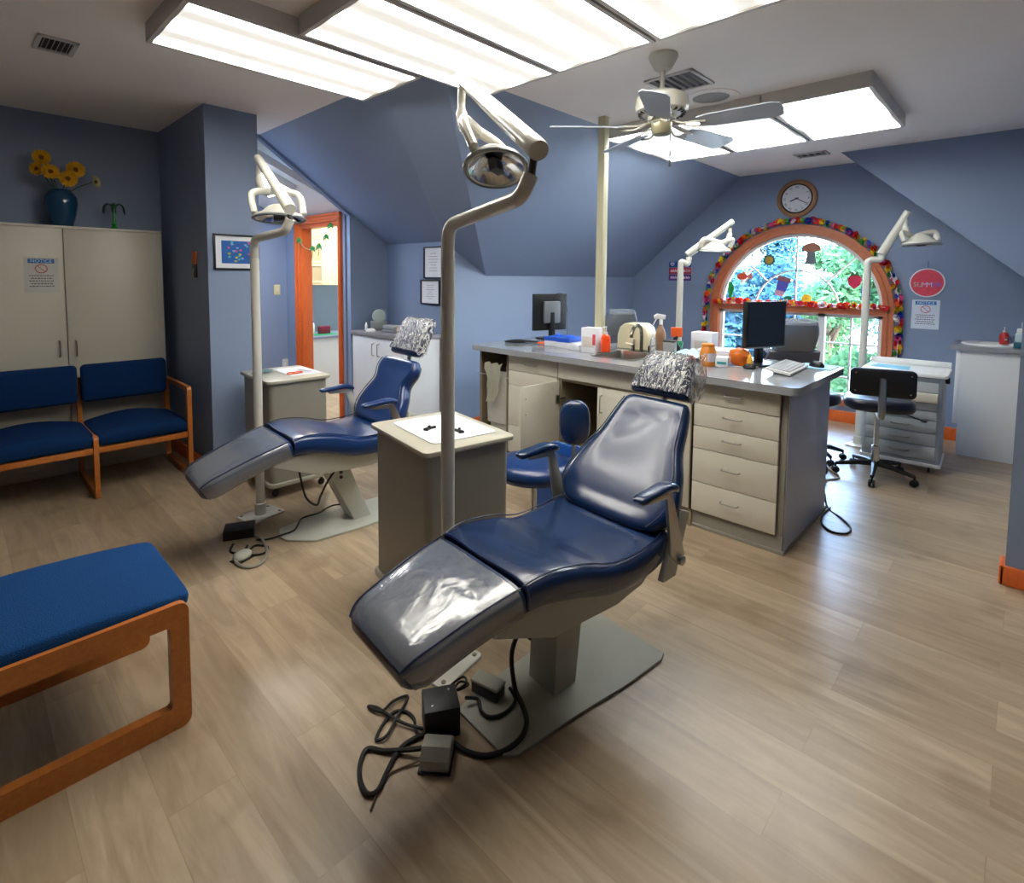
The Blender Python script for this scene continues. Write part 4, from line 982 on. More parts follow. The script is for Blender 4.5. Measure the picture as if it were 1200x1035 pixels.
for hx, hy, z in ((.205, .18, .001), (.205, .18, .006), (.185, .16, .006), (.178, .153, -.02), (.165, .14, -.13), (.02, .02, -.135)):
    r_ = [bm.verts.new((x, y, z)) for x, y in rrect(-hx, hx, -hy, hy, min(.03, hx*.8), 4)]
    if prev:
        for k in range(len(r_)): bm.faces.new((prev[k], prev[(k+1) % len(r_)], r_[(k+1) % len(r_)], r_[k]))
    prev = r_
bm.faces.new(prev); mk('basin', bm, STEEL, t)
t = thing('faucet', 'curved dark steel faucet behind the small sink', 'faucet', (3.63, 2.10, .94))
FST = mat('faucet_metal', (120, 116, 106), .2, metal=1)
bm = nb(); box(bm, -.03, .03, -.09, .09, 0, .012, .004); mk('deck_plate', bm, FST, t)
bm = nb(); tube(bm, cat([(0, 0, .01), (0, 0, .14), (-.03, 0, .20), (-.10, 0, .20), (-.14, 0, .15), (-.145, 0, .12)], 6), .013, 10); mk('spout', bm, FST, t)
for s in (-1, 1):
    bm = nb(); tube(bm, [(0, s*.07, .01), (0, s*.07, .05)], .013, 8); tube(bm, [(0, s*.07, .05), (-.02, s*.125, .062)], [.009, .006], 8); mk('lever', bm, FST, t)

# ------------------------------------------------------------------ things on the worktop
ZT = .941
def carton(name, x, y, sx, sy, h, rz, label, catg, m, group=None, extra=None, z=ZT):
    t = thing(name, label, catg, (x, y, z), rz, group)
    bm = nb(); box(bm, -sx/2, sx/2, -sy/2, sy/2, 0, h, .002); mk('box', bm, m, t)
    if extra: extra(t)
    return t
def monitor(x, y, rz, w, h, zc, label, back=True):
    t = thing('monitor', label, 'monitor', (x, y, ZT), rz, 'computer monitors on the worktop')
    bm = nb(); prism(bm, rrect(-.11, .11, -.08, .08, .02), 0, .012, bev=.003); mk('base', bm, BLACK, t)
    bm = nb(); prism(bm, [(-.03, .01), (.03, .01), (.02, zc), (-.02, zc)], .02, .05, 'y', bev=.004); mk('stand', bm, BLACK, t)
    bm = nb(); box(bm, -w/2, w/2, -.022, .015, zc-h/2, zc+h/2, .006); s = mk('housing', bm, BLACK, t)
    bm = nb(); box(bm, -w/2+.015, w/2-.015, -.0235, -.0215, zc-h/2+.02, zc+h/2-.015); mk('screen', bm, mat('dark_screen', (22, 30, 44), .18, coat=.3), t)
    bm = nb(); box(bm, -w/2, w/2, -.024, -.02, zc-h/2-.002, zc-h/2+.008, .002); mk('bottom_trim', bm, STEEL, t)
    bm = nb(); box(bm, -w*.25, w*.25, .015, .045, zc-h*.30, zc+h*.30, .012); mk('back_box', bm, mat('monitor_back_grey', (110, 114, 120), .4), t)
    return t
# the far-left monitor shows its back; the near one its dark screen
mt = monitor(3.80, 3.14, math.radians(164), .36, .33, .245, 'black computer monitor seen from behind at the left end of the worktop')
bm = nb(); tube(bm, cat([(-.02, .03, .38), (-.05, .05, .415), (-.12, .05, .39), (-.165, .04, .25), (-.17, .04, .02)], 6), .003, 6); mk('cable', bm, BLACK, mt)
monitor(3.68, 1.235, math.radians(-24), .34, .30, .265, 'black flat monitor facing left in front of the arched window')
bm = nb()
t = thing('keyboard', 'white computer keyboard tilted near the right end of the worktop', 'keyboard', (3.55, 1.045, ZT), math.radians(3))
prism(bm, [(-.065, 0), (.065, 0), (.065, .032), (-.065, .016)], -.21, .21, 'x', bev=.003) if 0 else box(bm, -.21, .21, -.07, .07, 0, .018, .005, M=T(rx=.16, z=.012)); mk('case', bm, WHITEPL, t)
bm = nb()
for j in range(5):
    for i in range(15): box(bm, -.195+i*.026, -.195+i*.026+.021, -.055+j*.024, -.055+j*.024+.019, .019, .024, .0, M=T(rx=.16, z=.012))
mk('keys', bm, mat('keycaps', (196, 200, 206), .5), t, flat=True)
t = thing('mouse_pad', 'blue and white mouse pad at the right end of the worktop', 'mouse pad', (3.86, .955, ZT), .0)
bm = nb(); prism(bm, rrect(-.11, .11, -.10, .10, .01), 0, .004); mk('pad', bm, mat('mouse_pad_print', (150, 196, 224), .6), t)
t = thing('computer_mouse', 'black computer mouse lying on the mouse pad', 'mouse', (3.84, .955, ZT+.0045), .9)
bm = nb(); ellipsoid(bm, (0, 0, .004), .055, .033, .032, n=18, p=2.3)
bmesh.ops.bisect_plane(bm, geom=bm.verts[:]+bm.edges[:]+bm.faces[:], plane_co=(0, 0, .0), plane_no=(0, 0, -1), clear_outer=True); mk('shell', bm, BLACK, t, 60)
bm = nb(); lathe(bm, [(0, 0), (.007, .0005), (.007, .0055), (0, .006)], 12, M=T(.03, .003, .031, rx=PI/2)); mk('wheel', bm, DARKGREY, t)

def glove_opening(m):
    def f(t):
        bm = nb(); ellipsoid(bm, (0, 0, .074), .05, .03, .022, n=10)
        for v in bm.verts: v.co += V(1, 1, 1)*noise.noise(v.co*40)*.012
        mk('glove', bm, BLUENIT, t)
        bm = nb(); box(bm, -.117, .117, -.062, .062, .045, .076, .002); mk('lid_band', bm, BLUECARD, t)
    return f
g = 'glove boxes on the worktop'
carton('glove_box', 3.50, 2.80, .23, .12, .075, math.radians(6), 'left glove box on the worktop, white with a blue top', 'glove box', PAPER, g, glove_opening(0))
carton('glove_box', 3.49, 2.66, .23, .12, .075, math.radians(3), 'middle glove box on the worktop, blue gloves bulging from its top', 'glove box', PAPER, g, glove_opening(0))
carton('glove_box', 3.46, 2.52, .23, .12, .042, math.radians(-4), 'low white box at the right of the two glove boxes, beside the square tub', 'glove box', PAPER, g)
# black pouch and orange handled tool at the left end
t = thing('black_pouch', 'flat black pouch at the left end of the worktop', 'pouch', (3.36, 3.10, ZT), math.radians(-50))
bm = nb(); pad(bm, [(-.13, .012, .01, .01), (-.10, .014, .035, .022), (-.02, .018, .045, .034), (.05, .015, .03, .026), (.14, .012, .014, .018), (.17, .01, .008, .008)], pw=2.4); o = mk('pouch', bm, BLACK, t, 60)
t = thing('orange_scissors', 'orange-handled scissors beside the black pouch', 'scissors', (3.42, 2.95, ZT), math.radians(-60))
for s in (-1, 1):
    bm = nb(); tube(bm, cat([(.0, s*.01, .012), (.03, s*.035, .012), (.07, s*.035, .012), (.075, s*.01, .012), (.03, s*.006, .012)], 5, True), .006, 6, closed=True); mk('handle', bm, ORANGEPL, t)
bm = nb(); prism(bm, [(0, -.008), (0, .008), (-.11, .001), (-.11, -.001)], .009, .014); mk('blades', bm, STEEL, t)
# white gallon jug / canister
def bottle_prof(r, h, neck, hn): return [(r*.9, 0), (r, .008), (r, h*.8), (r*.85, h*.88), (neck, h*.94), (neck, hn)]
t = carton('detergent_tub', 3.36, 2.365, .11, .12, .185, .15, 'square white tub with a printed label beside the sink', 'tub', PAPER)
bm = nb(); box(bm, -.058, -.0545, -.05, .05, .04, .12, .001); mk('label', bm, mat('pale_label', (216, 206, 200), .7), t)
bm = nb(); box(bm, -.059, -.0545, -.058, -.035, .06, .14, .001); mk('red_mark', bm, mat('pink_red_print', (216, 70, 90), .6), t)
t = thing('soap_bottle', 'clear bottle of orange hand soap with a pump, left of the faucet', 'soap bottle', (3.40, 2.265, ZT+.006))
bm = nb(); lathe(bm, [(.03, 0), (.036, .006), (.036, .10), (.028, .125), (.014, .135)], 20); mk('bottle', bm, mat('orange_liquid', (244, 78, 30), .15, coat=.5), t)
bm = nb(); lathe(bm, [(.015, .133), (.015, .15), (.005, .152), (.005, .185), (.008, .186), (.008, .192), (0, .193)], 12); tube(bm, [(0, 0, .188), (-.05, 0, .186)], .005, 6); mk('pump', bm, WHITEPL, t)
t = thing('towel_dispenser', 'rounded cream countertop towel dispenser behind the sink', 'dispenser', (3.82, 2.25, ZT), .1)
bm = nb(); prism(bm, [(-.13, 0), (.13, 0), (.13, .11), (.11, .17), (.07, .20), (-.07, .20), (-.11, .17), (-.13, .11)], -.09, .09, 'x', bev=.012); mk('housing', bm, mat('cream_plastic', (228, 218, 182), .4), t)
bm = nb(); tube(bm, [(-.098, -.02, .02), (-.098, -.02, .08)], .006, 6); mk('lever', bm, STEEL, t)
def plain_bottle(name, x, y, r, h, label, m, capm, catg='bottle', z=ZT, lab=None, n=18):
    t = thing(name, label, catg, (x, y, z))
    bm = nb(); lathe(bm, [(r*.9, 0), (r, r*.2), (r, h*.62), (r*.75, h*.76), (r*.38, h*.84), (r*.38, h*.88)], n); mk('bottle', bm, m, t)
    bm = nb(); lathe(bm, [(r*.45, h*.87), (r*.45, h*.99), (0, h)], n); mk('cap', bm, capm, t)
    if lab:
        bm = nb(); lathe(bm, [(r*1.012, h*.2), (r*1.012, h*.55)], n, cap=False); mk('label', bm, lab, t)
    return t
plain_bottle('clear_bottle', 3.45, 1.90, .024, .17, 'slim clear squeeze bottle just right of the sink', BOTTLE, WHITEPL)
t = thing('spray_bottle', 'white trigger spray bottle standing among the supplies', 'spray bottle', (3.85, 2.06, ZT), 2.4)
bm = nb(); lathe(bm, [(.035, 0), (.04, .008), (.04, .12), (.03, .16), (.014, .19), (.014, .2)], 20); mk('bottle', bm, mat('brown_white_bottle', (150, 112, 86), .4), t)
bm = nb(); box(bm, -.012, .012, -.012, .012, .195, .24, .003); prism(bm, [(-.03, .24), (.05, .245), (.055, .268), (.03, .285), (-.035, .275)], -.014, .014, 'y', bev=.004); tube(bm, cat([(.035, 0, .243), (.05, 0, .22), (.062, 0, .195)], 4), .005, 6); mk('trigger_head', bm, WHITEPL, t)
t = carton('alginate_canister', 3.62, 1.86, .07, .08, .10, .2, 'small grey canister right of the clear bottle', 'canister', mat('grey_canister', (156, 158, 158), .4))
bm = nb(); box(bm, -.038, .038, -.043, .043, .10, .112, .003); mk('lid', bm, DARKGREY, t)
t = thing('orange_gun_tool', 'orange and black dispensing gun among the supplies', 'dispensing gun', (3.72, 1.85, ZT), 2.2)
bm = nb(); tube(bm, cat([(0, 0, .0), (0, 0, .05), (.02, 0, .09), (.01, 0, .14)], 4), [.022]*5+[.018]*5+[.016]*3, 8); mk('handle', bm, BLACK, t)
bm = nb(); box(bm, -.03, .05, -.015, .015, .13, .20, .005); mk('body', bm, ORANGEPL, t)
t = thing('green_bowl', 'green flexible mixing bowl behind the crumpled tissues', 'bowl', (3.90, 1.96, ZT))
bm = nb(); lathe(bm, [(.03, 0), (.05, .02), (.058, .05), (.06, .07), (.056, .07), (.046, .022), (0, .008)], 24, cap=False); mk('bowl', bm, GREENPL, t)
t = thing('tissue_heap', 'heap of pale blue crumpled tissues and wraps on the worktop', 'tissues', (3.62, 1.70, ZT), .2)
bm = nb(); prev = None; R = random.Random(5)
for i in range(12):
    row = []
    for j in range(12):
        rr = math.hypot(i-5.5, j-5.5)/7.8; row.append(bm.verts.new(((i-5.5)*.02, (j-5.5)*.024, max(0.002, .07*(1-rr)+R.uniform(-.014, .016)*(1-rr)))))
    if prev:
        for j in range(11): bm.faces.new((prev[j], prev[j+1], row[j+1], row[j]))
    prev = row
mk('tissue', bm, mat('pale_blue_tissue', (188, 220, 224), .9), t, flat=True)
plain_bottle('red_jar', 3.42, 1.60, .03, .05, 'small dark red jar left of the orange disinfectant bottle', REDPL, REDPL, 'jar')
t = carton('paper_stack_box', 3.93, 1.74, .12, .16, .16, 0, 'white carton with printed side standing behind the orange disinfectant bottle', 'carton', PAPER)
bm = nb(); box(bm, -.063, -.0605, -.05, .05, .04, .10, .001); mk('print', bm, mat('grey_print', (196, 192, 188), .7), t)
t = thing('disinfectant_bottle', 'orange disinfectant wipes bottle with white label', 'wipes bottle', (3.39, 1.475, ZT))
AMB = mat('amber_orange_plastic', (222, 134, 44), .35)
bm = nb(); lathe(bm, [(.048, 0), (.052, .008), (.052, .075), (.044, .115), (.038, .125)], 26); mk('bottle', bm, AMB, t)
bm = nb(); lathe(bm, [(.04, .122), (.04, .138), (.036, .142), (0, .143)], 26); mk('lid', bm, AMB, t)
bm = nb()
for k in range(-4, 4):
    a0, a1 = PI+.9+k*.14, PI+.9+(k+1)*.14
    v = [bm.verts.new((.0535*math.cos(a), .0535*math.sin(a), z)) for a, z in ((a0, .03), (a1, .03), (a1, .085), (a0, .085))]; bm.faces.new(v)
mk('label', bm, mat('lilac_label', (206, 202, 214), .6), t)
def teal_mark(t):
    bm = nb(); box(bm, -.047, -.0445, -.028, .028, .018, .035, .0005); mk('teal_print', bm, mat('teal_print', (60, 160, 170), .6), t)
carton('small_box', 3.43, 1.395, .09, .075, .06, .25, 'small pale box with teal print right of the orange bottle', 'box', PAPER, None, teal_mark)
g = 'stacked folders behind the orange bottle'
for i, (m_, l_) in enumerate(((BLUECARD, 'blue folder at the bottom of the stack behind the orange bottle'), (PAPER, 'white folder in the middle of the stack behind the orange bottle'), (PAPER, 'white open booklet on top of the stack behind the orange bottle'))):
    bm = nb(); box(bm, -.11, .11, -.15, .15, 0, (.03, .025, .012)[i], .002, M=T(rz=.1*i)); o = mk('folder', bm, m_); o.location = (3.74, 1.52, ZT+(0, .031, .057)[i]); tag(o, l_, 'folder', g)
t = thing('orange_bag', 'translucent orange plastic bag beside the near monitor', 'bag', (3.55, 1.335, ZT), .3)
bm = nb(); ellipsoid(bm, (0, 0, .055), .05, .06, .055, n=14, p=3)
for v in bm.verts: v.co += V(1, 1, .8)*noise.noise(v.co*22)*.022; v.co.z = max(v.co.z, .001)
mk('bag', bm, mat('orange_bag', (240, 128, 36), .3, trans=.4), t, 50)
t = thing('desk_ornament', 'small black and yellow desk figure beside the near monitor base', 'ornament', (3.47, 1.24, ZT))
bm = nb(); lathe(bm, [(.035, 0), (.04, .008), (.03, .02), (.018, .03), (0, .032)], 16); mk('base', bm, BLACK, t)
bm = nb(); lathe(bm, [(.016, .03), (.02, .05), (.012, .07), (0, .1)], 12); mk('figure', bm, mat('yellow_plastic', (240, 180, 60), .4), t)
bm = nb(); tube(bm, cat([(3.62, 1.22, ZT+.004), (3.52, 1.23, ZT+.004), (3.45, 1.32, ZT+.004), (3.40, 1.42, ZT+.004), (3.36, 1.38, ZT+.004)], 6), .0025, 6); o = mk('white_cable', bm, WHITEPL); tag(o, 'thin white cord curling across the worktop by the near monitor', 'cord')

# blue recycling bin in front of the open cupboard
t = thing('recycling_bin', 'blue plastic recycling bin on the floor before the open cupboard door', 'bin', (2.66, 2.13, 0), .1)
bm = nb(); prev = None
for hx, hy, z in ((.13, .09, 0), (.175, .12, .36), (.185, .13, .365), (.185, .13, .38), (.17, .115, .378), (.125, .085, .01)):
    r_ = [bm.verts.new((x, y, z)) for x, y in rrect(-hx, hx, -hy, hy, .03, 4)]
    if prev:
        for k in range(len(r_)): bm.faces.new((prev[k], prev[(k+1) % len(r_)], r_[(k+1) % len(r_)], r_[k]))
    else: bm.faces.new(r_)
    prev = r_
bm.faces.new(prev); mk('tub', bm, BLUEBIN, t)
bm = nb(); tube(bm, [(x, y, .385) for x, y in rrect(-.185, .185, -.13, .13, .03, 4)], .007, 6, closed=True); mk('rim', bm, mat('bin_rim', (96, 140, 200), .35), t)

# ================================================================== WAITING SEATS AND BENCH
def board_loop(bm, outer, inner, h0, h1, axis, bev=.003):
    """closed board frame: outer and inner polygons with equal counts"""
    def P(a, b, h): return {'y': (a, h, b), 'x': (h, a, b)}[axis]
    R_o0 = [bm.verts.new(P(*p, h0)) for p in outer]; R_i0 = [bm.verts.new(P(*p, h0)) for p in inner]
    R_o1 = [bm.verts.new(P(*p, h1)) for p in outer]; R_i1 = [bm.verts.new(P(*p, h1)) for p in inner]; n = len(outer)
    for i in range(n):
        j = (i+1) % n
        bm.faces.new((R_o0[i], R_o0[j], R_i0[j], R_i0[i])); bm.faces.new((R_o1[i], R_o1[j], R_i1[j], R_i1[i]))
        bm.faces.new((R_o0[i], R_o0[j], R_o1[j], R_o1[i])); bm.faces.new((R_i0[i], R_i0[j], R_i1[j], R_i1[i]))
def rect_loop(bm, a0, a1, b0, b1, w, h0, h1, axis, r=.02):
    ws = w if isinstance(w, tuple) else (w, w, w, w)   # left, right, bottom, top
    board_loop(bm, rrect(a0, a1, b0, b1, r, 4), rrect(a0+ws[0], a1-ws[1], b0+ws[2], b1-ws[3], r*.4, 4), h0, h1, axis)
    bmesh.ops.recalc_face_normals(bm, faces=bm.faces[:])
t = thing('waiting_seats', 'row of linked blue-upholstered waiting seats with oak frames before the white closet', 'waiting seats', (.62, 4.70, 0))
SEATF = mat('dark_blue_upholstery', (20, 50, 94), .95, spec=.1, bump=.4, bscale=300, var=.12, vscale=80)
yf, yb = -.30, .33
bm = nb(); rect_loop(bm, yf, yb, 0, .68, (.042, .05, .045, .03), .575, .605, 'x', .03); mk('arm_frame', bm, OAK, t)
for x in (0.02, -.56):
    bm = nb(); rect_loop(bm, yf, yb, 0, .42, (.042, .05, .045, .035), x, x+.028, 'x', .02); box(bm, x, x+.028, yb-.05, yb, .40, .74, .004); mk('divider_frame', bm, OAK, t)
for (a, b_) in ((.05, .575), (-.532, .02)):
    bm = nb(); box(bm, a, b_, yf+.015, yf+.035, .305, .345, .003); mk('front_rail', bm, OAK, t)
    bm = nb(); box(bm, a, b_, yb-.05, yb-.03, .30, .34, .003); mk('rear_rail', bm, OAK, t)
    bm = nb(); st = [(a+.006, .385, .24, .03), (a+.02, .39, .285, .09), ((a+b_)/2, .408, .295, .135), (b_-.02, .39, .285, .09), (b_-.006, .385, .24, .03)]
    pad(bm, st, pw=5)
    for v in bm.verts: v.co.y += -.01
    mk('seat_cushion', bm, SEATF, t, 60)
    bm = nb(); box(bm, a-.012, b_+.0, .20, .265, .565, .84, .03, 4, M=None); mk('back_cushion', bm, SEATF, t, 60)
t = thing('bench', 'low blue-topped wooden bench cut by the left edge of the photo', 'bench', (.1, 2.24, 0))
bm = nb(); rect_loop(bm, -.36, .415, 0, .425, (.06, .055, .075, .07), -.285, -.25, 'y', .03); mk('side_frame', bm, OAK, t)
bm = nb(); rect_loop(bm, -.36, .415, 0, .425, (.06, .055, .075, .07), .25, .285, 'y', .03); mk('side_frame', bm, OAK, t)
bm = nb(); box(bm, .36, .385, -.25, .25, .33, .39, .003); box(bm, -.34, -.315, -.25, .25, .33, .39, .003); mk('cross_rail', bm, OAK, t)
bm = nb(); pad(bm, [(-.355, .41, .24, .03), (-.33, .415, .262, .06), (.03, .427, .268, .085), (.385, .415, .262, .06), (.412, .41, .24, .03)], pw=6); mk('cushion', bm, FABRIC, t, 60)

# ================================================================== WHITE CLOSET, VASE, ORNAMENT
t = thing('tall_closet', 'tall cream two-door closet behind the waiting seats', 'closet', (.62, 5.12, 0))
H = 1.845
bm = nb(); box(bm, -1.4, .62, .018, .295, .06, H-.018); box(bm, -1.4, .62, .0, .295, H-.02, H, .002); box(bm, -1.4, .60, .03, .28, 0, .06); mk('carcass', bm, LAMINATE, t)
for (a, b_) in ((.003, .622), (-.62, -.003), (-1.25, -.626)):
    bm = nb(); box(bm, a, b_, 0, .018, .075, H-.022, .002); dr = mk('door', bm, LAMINATE, t)
    hx = a+.045 if a > 0 else b_-.045
    if a > -1:
        bm = nb(); handle_bar(bm, (hx, 0, .885), (hx, 0, 1.0), (0, -.026, 0), .005); mk('handle', bm, STEEL, dr)
BLUEINK = mat('notice_blue', (48, 120, 186), .6); REDINK = mat('notice_red', (206, 60, 78), .6); GREYINK = mat('notice_text_grey', (84, 88, 100), .7)
def notice(t, Mf, w, h, bg):
    Mx = Mf
    bm = nb(); box(bm, -w/2, w/2, -h/2, h/2, 0, .0012, M=Mx); mk('sheet', bm, bg, t, flat=True)
    bm = nb(); box(bm, -w*.38, w*.38, h*.335, h*.46, .0012, .0018, M=Mx); mk('header_band', bm, BLUEINK, t, flat=True)
    text('header_text', 'NOTICE', h*.125, mat('notice_white', (225, 236, 246), .6), t, Mx @ T(0, h*.397, .0022), .0002, sx=1.05)
    bm = nb(); tube(bm, [(w*.17*math.cos(a), h*.18+w*.17*math.sin(a)*.9, .0015) for a in [2*PI*k/24 for k in range(24)]], w*.014, 5, closed=True, M=Mx); tube(bm, [(-w*.11, h*.18+w*.11, .0015), (w*.11, h*.18-w*.11, .0015)], w*.012, 5, M=Mx); mk('no_entry_symbol', bm, REDINK, t)
    bm = nb(); R = random.Random(3)
    for i in range(5):
        x = -w*(.36-.05*(i % 2)); end = -x
        while x < end:
            l_ = R.uniform(.03, .09)*w; z = -h*.02-i*h*.075
            box(bm, x, min(x+l_, end), z-h*.013, z+h*.013, .0012, .0016, M=Mx); x += l_+w*.02
    mk('small_print', bm, GREYINK, t, flat=True)
t = thing('notice_sign', 'blue-headed notice taped to the left closet door', 'sign', (.493, 5.119, 1.485), 0, 'notice sheets')
notice(t, face_negy(0, -.001, 0), .19, .25, mat('faded_sheet', (206, 206, 200), .7))

t = thing('vase', 'dark blue glazed vase on top of the cream closet', 'vase', (.64, 5.26, H))
TEALG = mat('blue_glaze', (22, 70, 104), .18, coat=.6)
bm = nb(); lathe(bm, [(.055, 0), (.065, .01), (.085, .09), (.098, .17), (.095, .22), (.075, .255), (.055, .265), (.06, .275), (.05, .272), (.045, .25)], 32, cap=False); mk('vase', bm, TEALG, t, 60)
YEL = mat('sunflower_petal', (226, 170, 24), .7, var=.2, vscale=40); CENT = mat('sunflower_centre', (120, 72, 20), .9, bump=.5); PALEY = mat('pale_petal', (196, 186, 128), .8); STEMG = mat('flower_stem', (60, 84, 40), .7)
def sunflower(p, d, rad, label, pm, k):
    t = thing('sunflower', label, 'sunflower', (.64, 5.26, H+.22), 0, 'artificial sunflowers in the vase')
    rad *= 1.18; p = Vector(p); M = frame_to(p, d); bm = nb(); tube(bm, cat([(0, 0, -.1), (p.x*.3, p.y*.3, .05), tuple(p-Vector(d).normalized()*.012)], 6), .0035, 6); mk('stem', bm, STEMG, t)
    bm = nb(); rr = random.Random(k)
    for ring, (n, L, w) in enumerate(((14, rad, rad*.22), (12, rad*.82, rad*.2))):
        for i in range(n):
            a = 2*PI*(i+.5*ring)/n; Mp = M @ T(rz=a) @ T(ry=-.25-.2*ring+rr.uniform(-.1, .1)); vs = []
            for u, ww in ((rad*.3, w*.5), (rad*.6, w), (L*.88, w*.8), (L, w*.12)):
                for s in (-1, 0, 1): v = bm.verts.new(V(u, s*ww, (.004 if s else 0)+.002*ring)); v.co = Mp @ v.co; vs.append(v)
            for q in range(3):
                for s in range(2): bm.faces.new((vs[q*3+s], vs[q*3+s+1], vs[q*3+3+s+1], vs[q*3+3+s]))
    mk('petals', bm, pm, t)
    bm = nb(); lathe(bm, [(rad*.42, -.004), (rad*.42, .006), (rad*.3, .012), (0, .010)], 18, M=M); mk('centre', bm, CENT, t)
for k, (p, d, r_, l_, pm) in enumerate((((-.105, -.03, .27), (-.1, -1, .0), .05, 'sunflower highest on the left of the vase', YEL), ((-.13, -.03, .185), (-.7, -.8, -.1), .042, 'half-turned sunflower lowest on the left of the vase', YEL), ((-.068, -.09, .165), (.1, -1, .1), .05, 'sunflower left of centre just above the vase rim', YEL), ((.03, -.09, .13), (.15, -1, -.1), .054, 'sunflower right of centre touching the vase rim', YEL), ((.085, -.02, .21), (.25, -1, .1), .056, 'large sunflower high on the right of the vase', YEL), ((.20, -.03, .135), (.8, -.7, .1), .042, 'pale faded bloom reaching furthest right of the vase', PALEY))):
    sunflower(p, d, r_, l_, pm, k)
GLG = mat('green_glass', (30, 190, 60), .1, coat=.5, trans=.3)
t = thing('glass_palm_ornament', 'green glass palm tree ornament on the closet beside the vase', 'ornament', (.955, 5.24, H))
bm = nb(); lathe(bm, [(.028, 0), (.03, .01), (.012, .025), (.018, .04), (.01, .055), (.015, .07), (.009, .09), (.008, .17), (0, .175)], 14); mk('trunk', bm, GLG, t)
for k in range(6):
    a = k*PI/3+.3; bm = nb(); tube(bm, cat([(0, 0, .17), (.04*math.cos(a), .04*math.sin(a), .20), (.07*math.cos(a), .07*math.sin(a), .175), (.078*math.cos(a), .078*math.sin(a), .12)], 5), [.005]+[.012]*13+[.006, .002], 8, flat=.3); mk('frond', bm, mat('dark_green_glass', (16, 70, 44), .15, coat=.4), t)

# framed picture on the column and keys plaque on its side
FRB = mat('black_frame', (18, 18, 22), .35)
def framed(name, M, w, h, label, bw=.012, mat_w=.05, art=None, grp=None, catg='picture'):
    t = thing(name, label, catg, M.translation, 0, grp); M0 = M.copy(); M0.translation = (0, 0, 0)
    bm = nb()
    for a in ((-w/2, w/2, h/2-bw, h/2), (-w/2, w/2, -h/2, -h/2+bw), (-w/2, -w/2+bw, -h/2, h/2), (w/2-bw, w/2, -h/2, h/2)): box(bm, *a, 0, .018, .002, M=M0)
    mk('frame', bm, FRB, t)
    bm = nb(); box(bm, -w/2+bw*.8, w/2-bw*.8, -h/2+bw*.8, h/2-bw*.8, .001, .007, M=M0); mk('mount', bm, PAPER, t, flat=True)
    if art: art(t, M0, w, h)
    return t
def sea_art(t, M, w, h):
    a, b = w*.33, h*.32
    bm = nb(); box(bm, -a, a, -b, b, .007, .0085, M=M); mk('print', bm, mat('sea_blue_print', (24, 92, 168), .6, var=.15, vscale=30), t, flat=True)
    R = random.Random(11); cols = [mat('print_pink', (220, 90, 120), .6), mat('print_teal', (80, 180, 170), .6), mat('print_yellow', (210, 200, 60), .6), mat('print_lilac', (130, 160, 220), .6)]
    for ci, m_ in enumerate(cols):
        bm = nb()
        for k in range(5):
            x, y = R.uniform(-a*.85, a*.85), R.uniform(-b*.85, b*.85)
            prism(bm, [(x+.013*R.uniform(.5, 1)*math.cos(q), y+.01*R.uniform(.5, 1)*math.sin(q)) for q in [2*PI*i/8 for i in range(8)]], .0085, .0095, M=M)
        mk('print_shapes', bm, m_, t, flat=True)
framed('framed_picture', face_negy(1.515, 4.268, 1.665), .32, .26, 'black-framed colourful underwater print on the blue column', .013, .05, sea_art)
t = thing('key_plaque', 'orange and black plaque with a hanging key on the dark side of the column', 'key holder', (1.318, 4.545, 1.575))
M = face_negx(0, 0, 0)
bm = nb(); box(bm, -.045, .045, .0, .095, 0, .010, .002, M=M); mk('orange_tag', bm, mat('orange_card', (206, 104, 52), .6), t)
bm = nb(); box(bm, -.045, .045, -.10, .0, 0, .012, .002, M=M); mk('black_holder', bm, BLACK, t)
bm = nb(); tube(bm, cat([(-.0, -.03, .014), (.02, -.05, .02), (0, -.07, .02), (-.015, -.05, .016)], 4, True), .003, 6, closed=True, M=M); box(bm, -.018, -.006, -.10, -.06, .014, .018, .001, M=M); mk('key', bm, STEEL, t)

# ================================================================== ALCOVE CABINET AND WHAT STANDS ON IT
t = thing('alcove_cabinet', 'white two-door cabinet with grey worktop in the alcove beside the doorway', 'cabinet', (2.775, 3.95, 0))
bm = nb(); box(bm, .018, .40, 0, .865, .08, .925); box(bm, .05, .40, .0, .865, 0, .08); mk('body', bm, WHITELAM, t)
for (a, b_, hy) in ((.003, .432, .39), (.436, .862, .478)):
    bm = nb(); box(bm, 0, .018, a, b_, .085, .922, .002); dr = mk('door', bm, WHITELAM, t); bm = nb(); handle_bar(bm, (0, hy, .75), (0, hy, .865), (-.026, 0, 0), .0045); mk('handle', bm, STEEL, dr)
bm = nb(); box(bm, -.012, .42, -.012, .885, .925, .962, .004); mk('worktop', bm, mat('grey_alcove_top', (132, 130, 134), .4), t)
ZA = .963
t = thing('desk_fan', 'grey round-topped lab device at the back of the alcove cabinet', 'lab device', (2.98, 4.66, ZA), -.5)
bm = nb(); box(bm, -.08, .08, -.06, .06, 0, .09, .012); mk('base', bm, mat('device_grey', (128, 132, 132), .4), t)
bm = nb(); lathe(bm, [(.0, 0), (.06, .0), (.068, .012), (.06, .03), (0, .04)], 28, M=T(0, -.01, .14, rx=PI/2)); mk('dome', bm, mat('device_pale', (176, 188, 184), .35), t)
bm = nb(); tube(bm, [(.055, .02, .06), (.06, .025, .20)], .008, 8); mk('rod', bm, STEEL, t)
plain_bottle('small_white_bottle', 2.86, 4.70, .014, .08, 'small white squeeze bottle at the left end of the alcove cabinet', WHITEPL, WHITEPL, z=ZA)
t = thing('white_bowl', 'upturned white bowl at the front of the alcove cabinet', 'bowl', (2.85, 4.60, ZA))
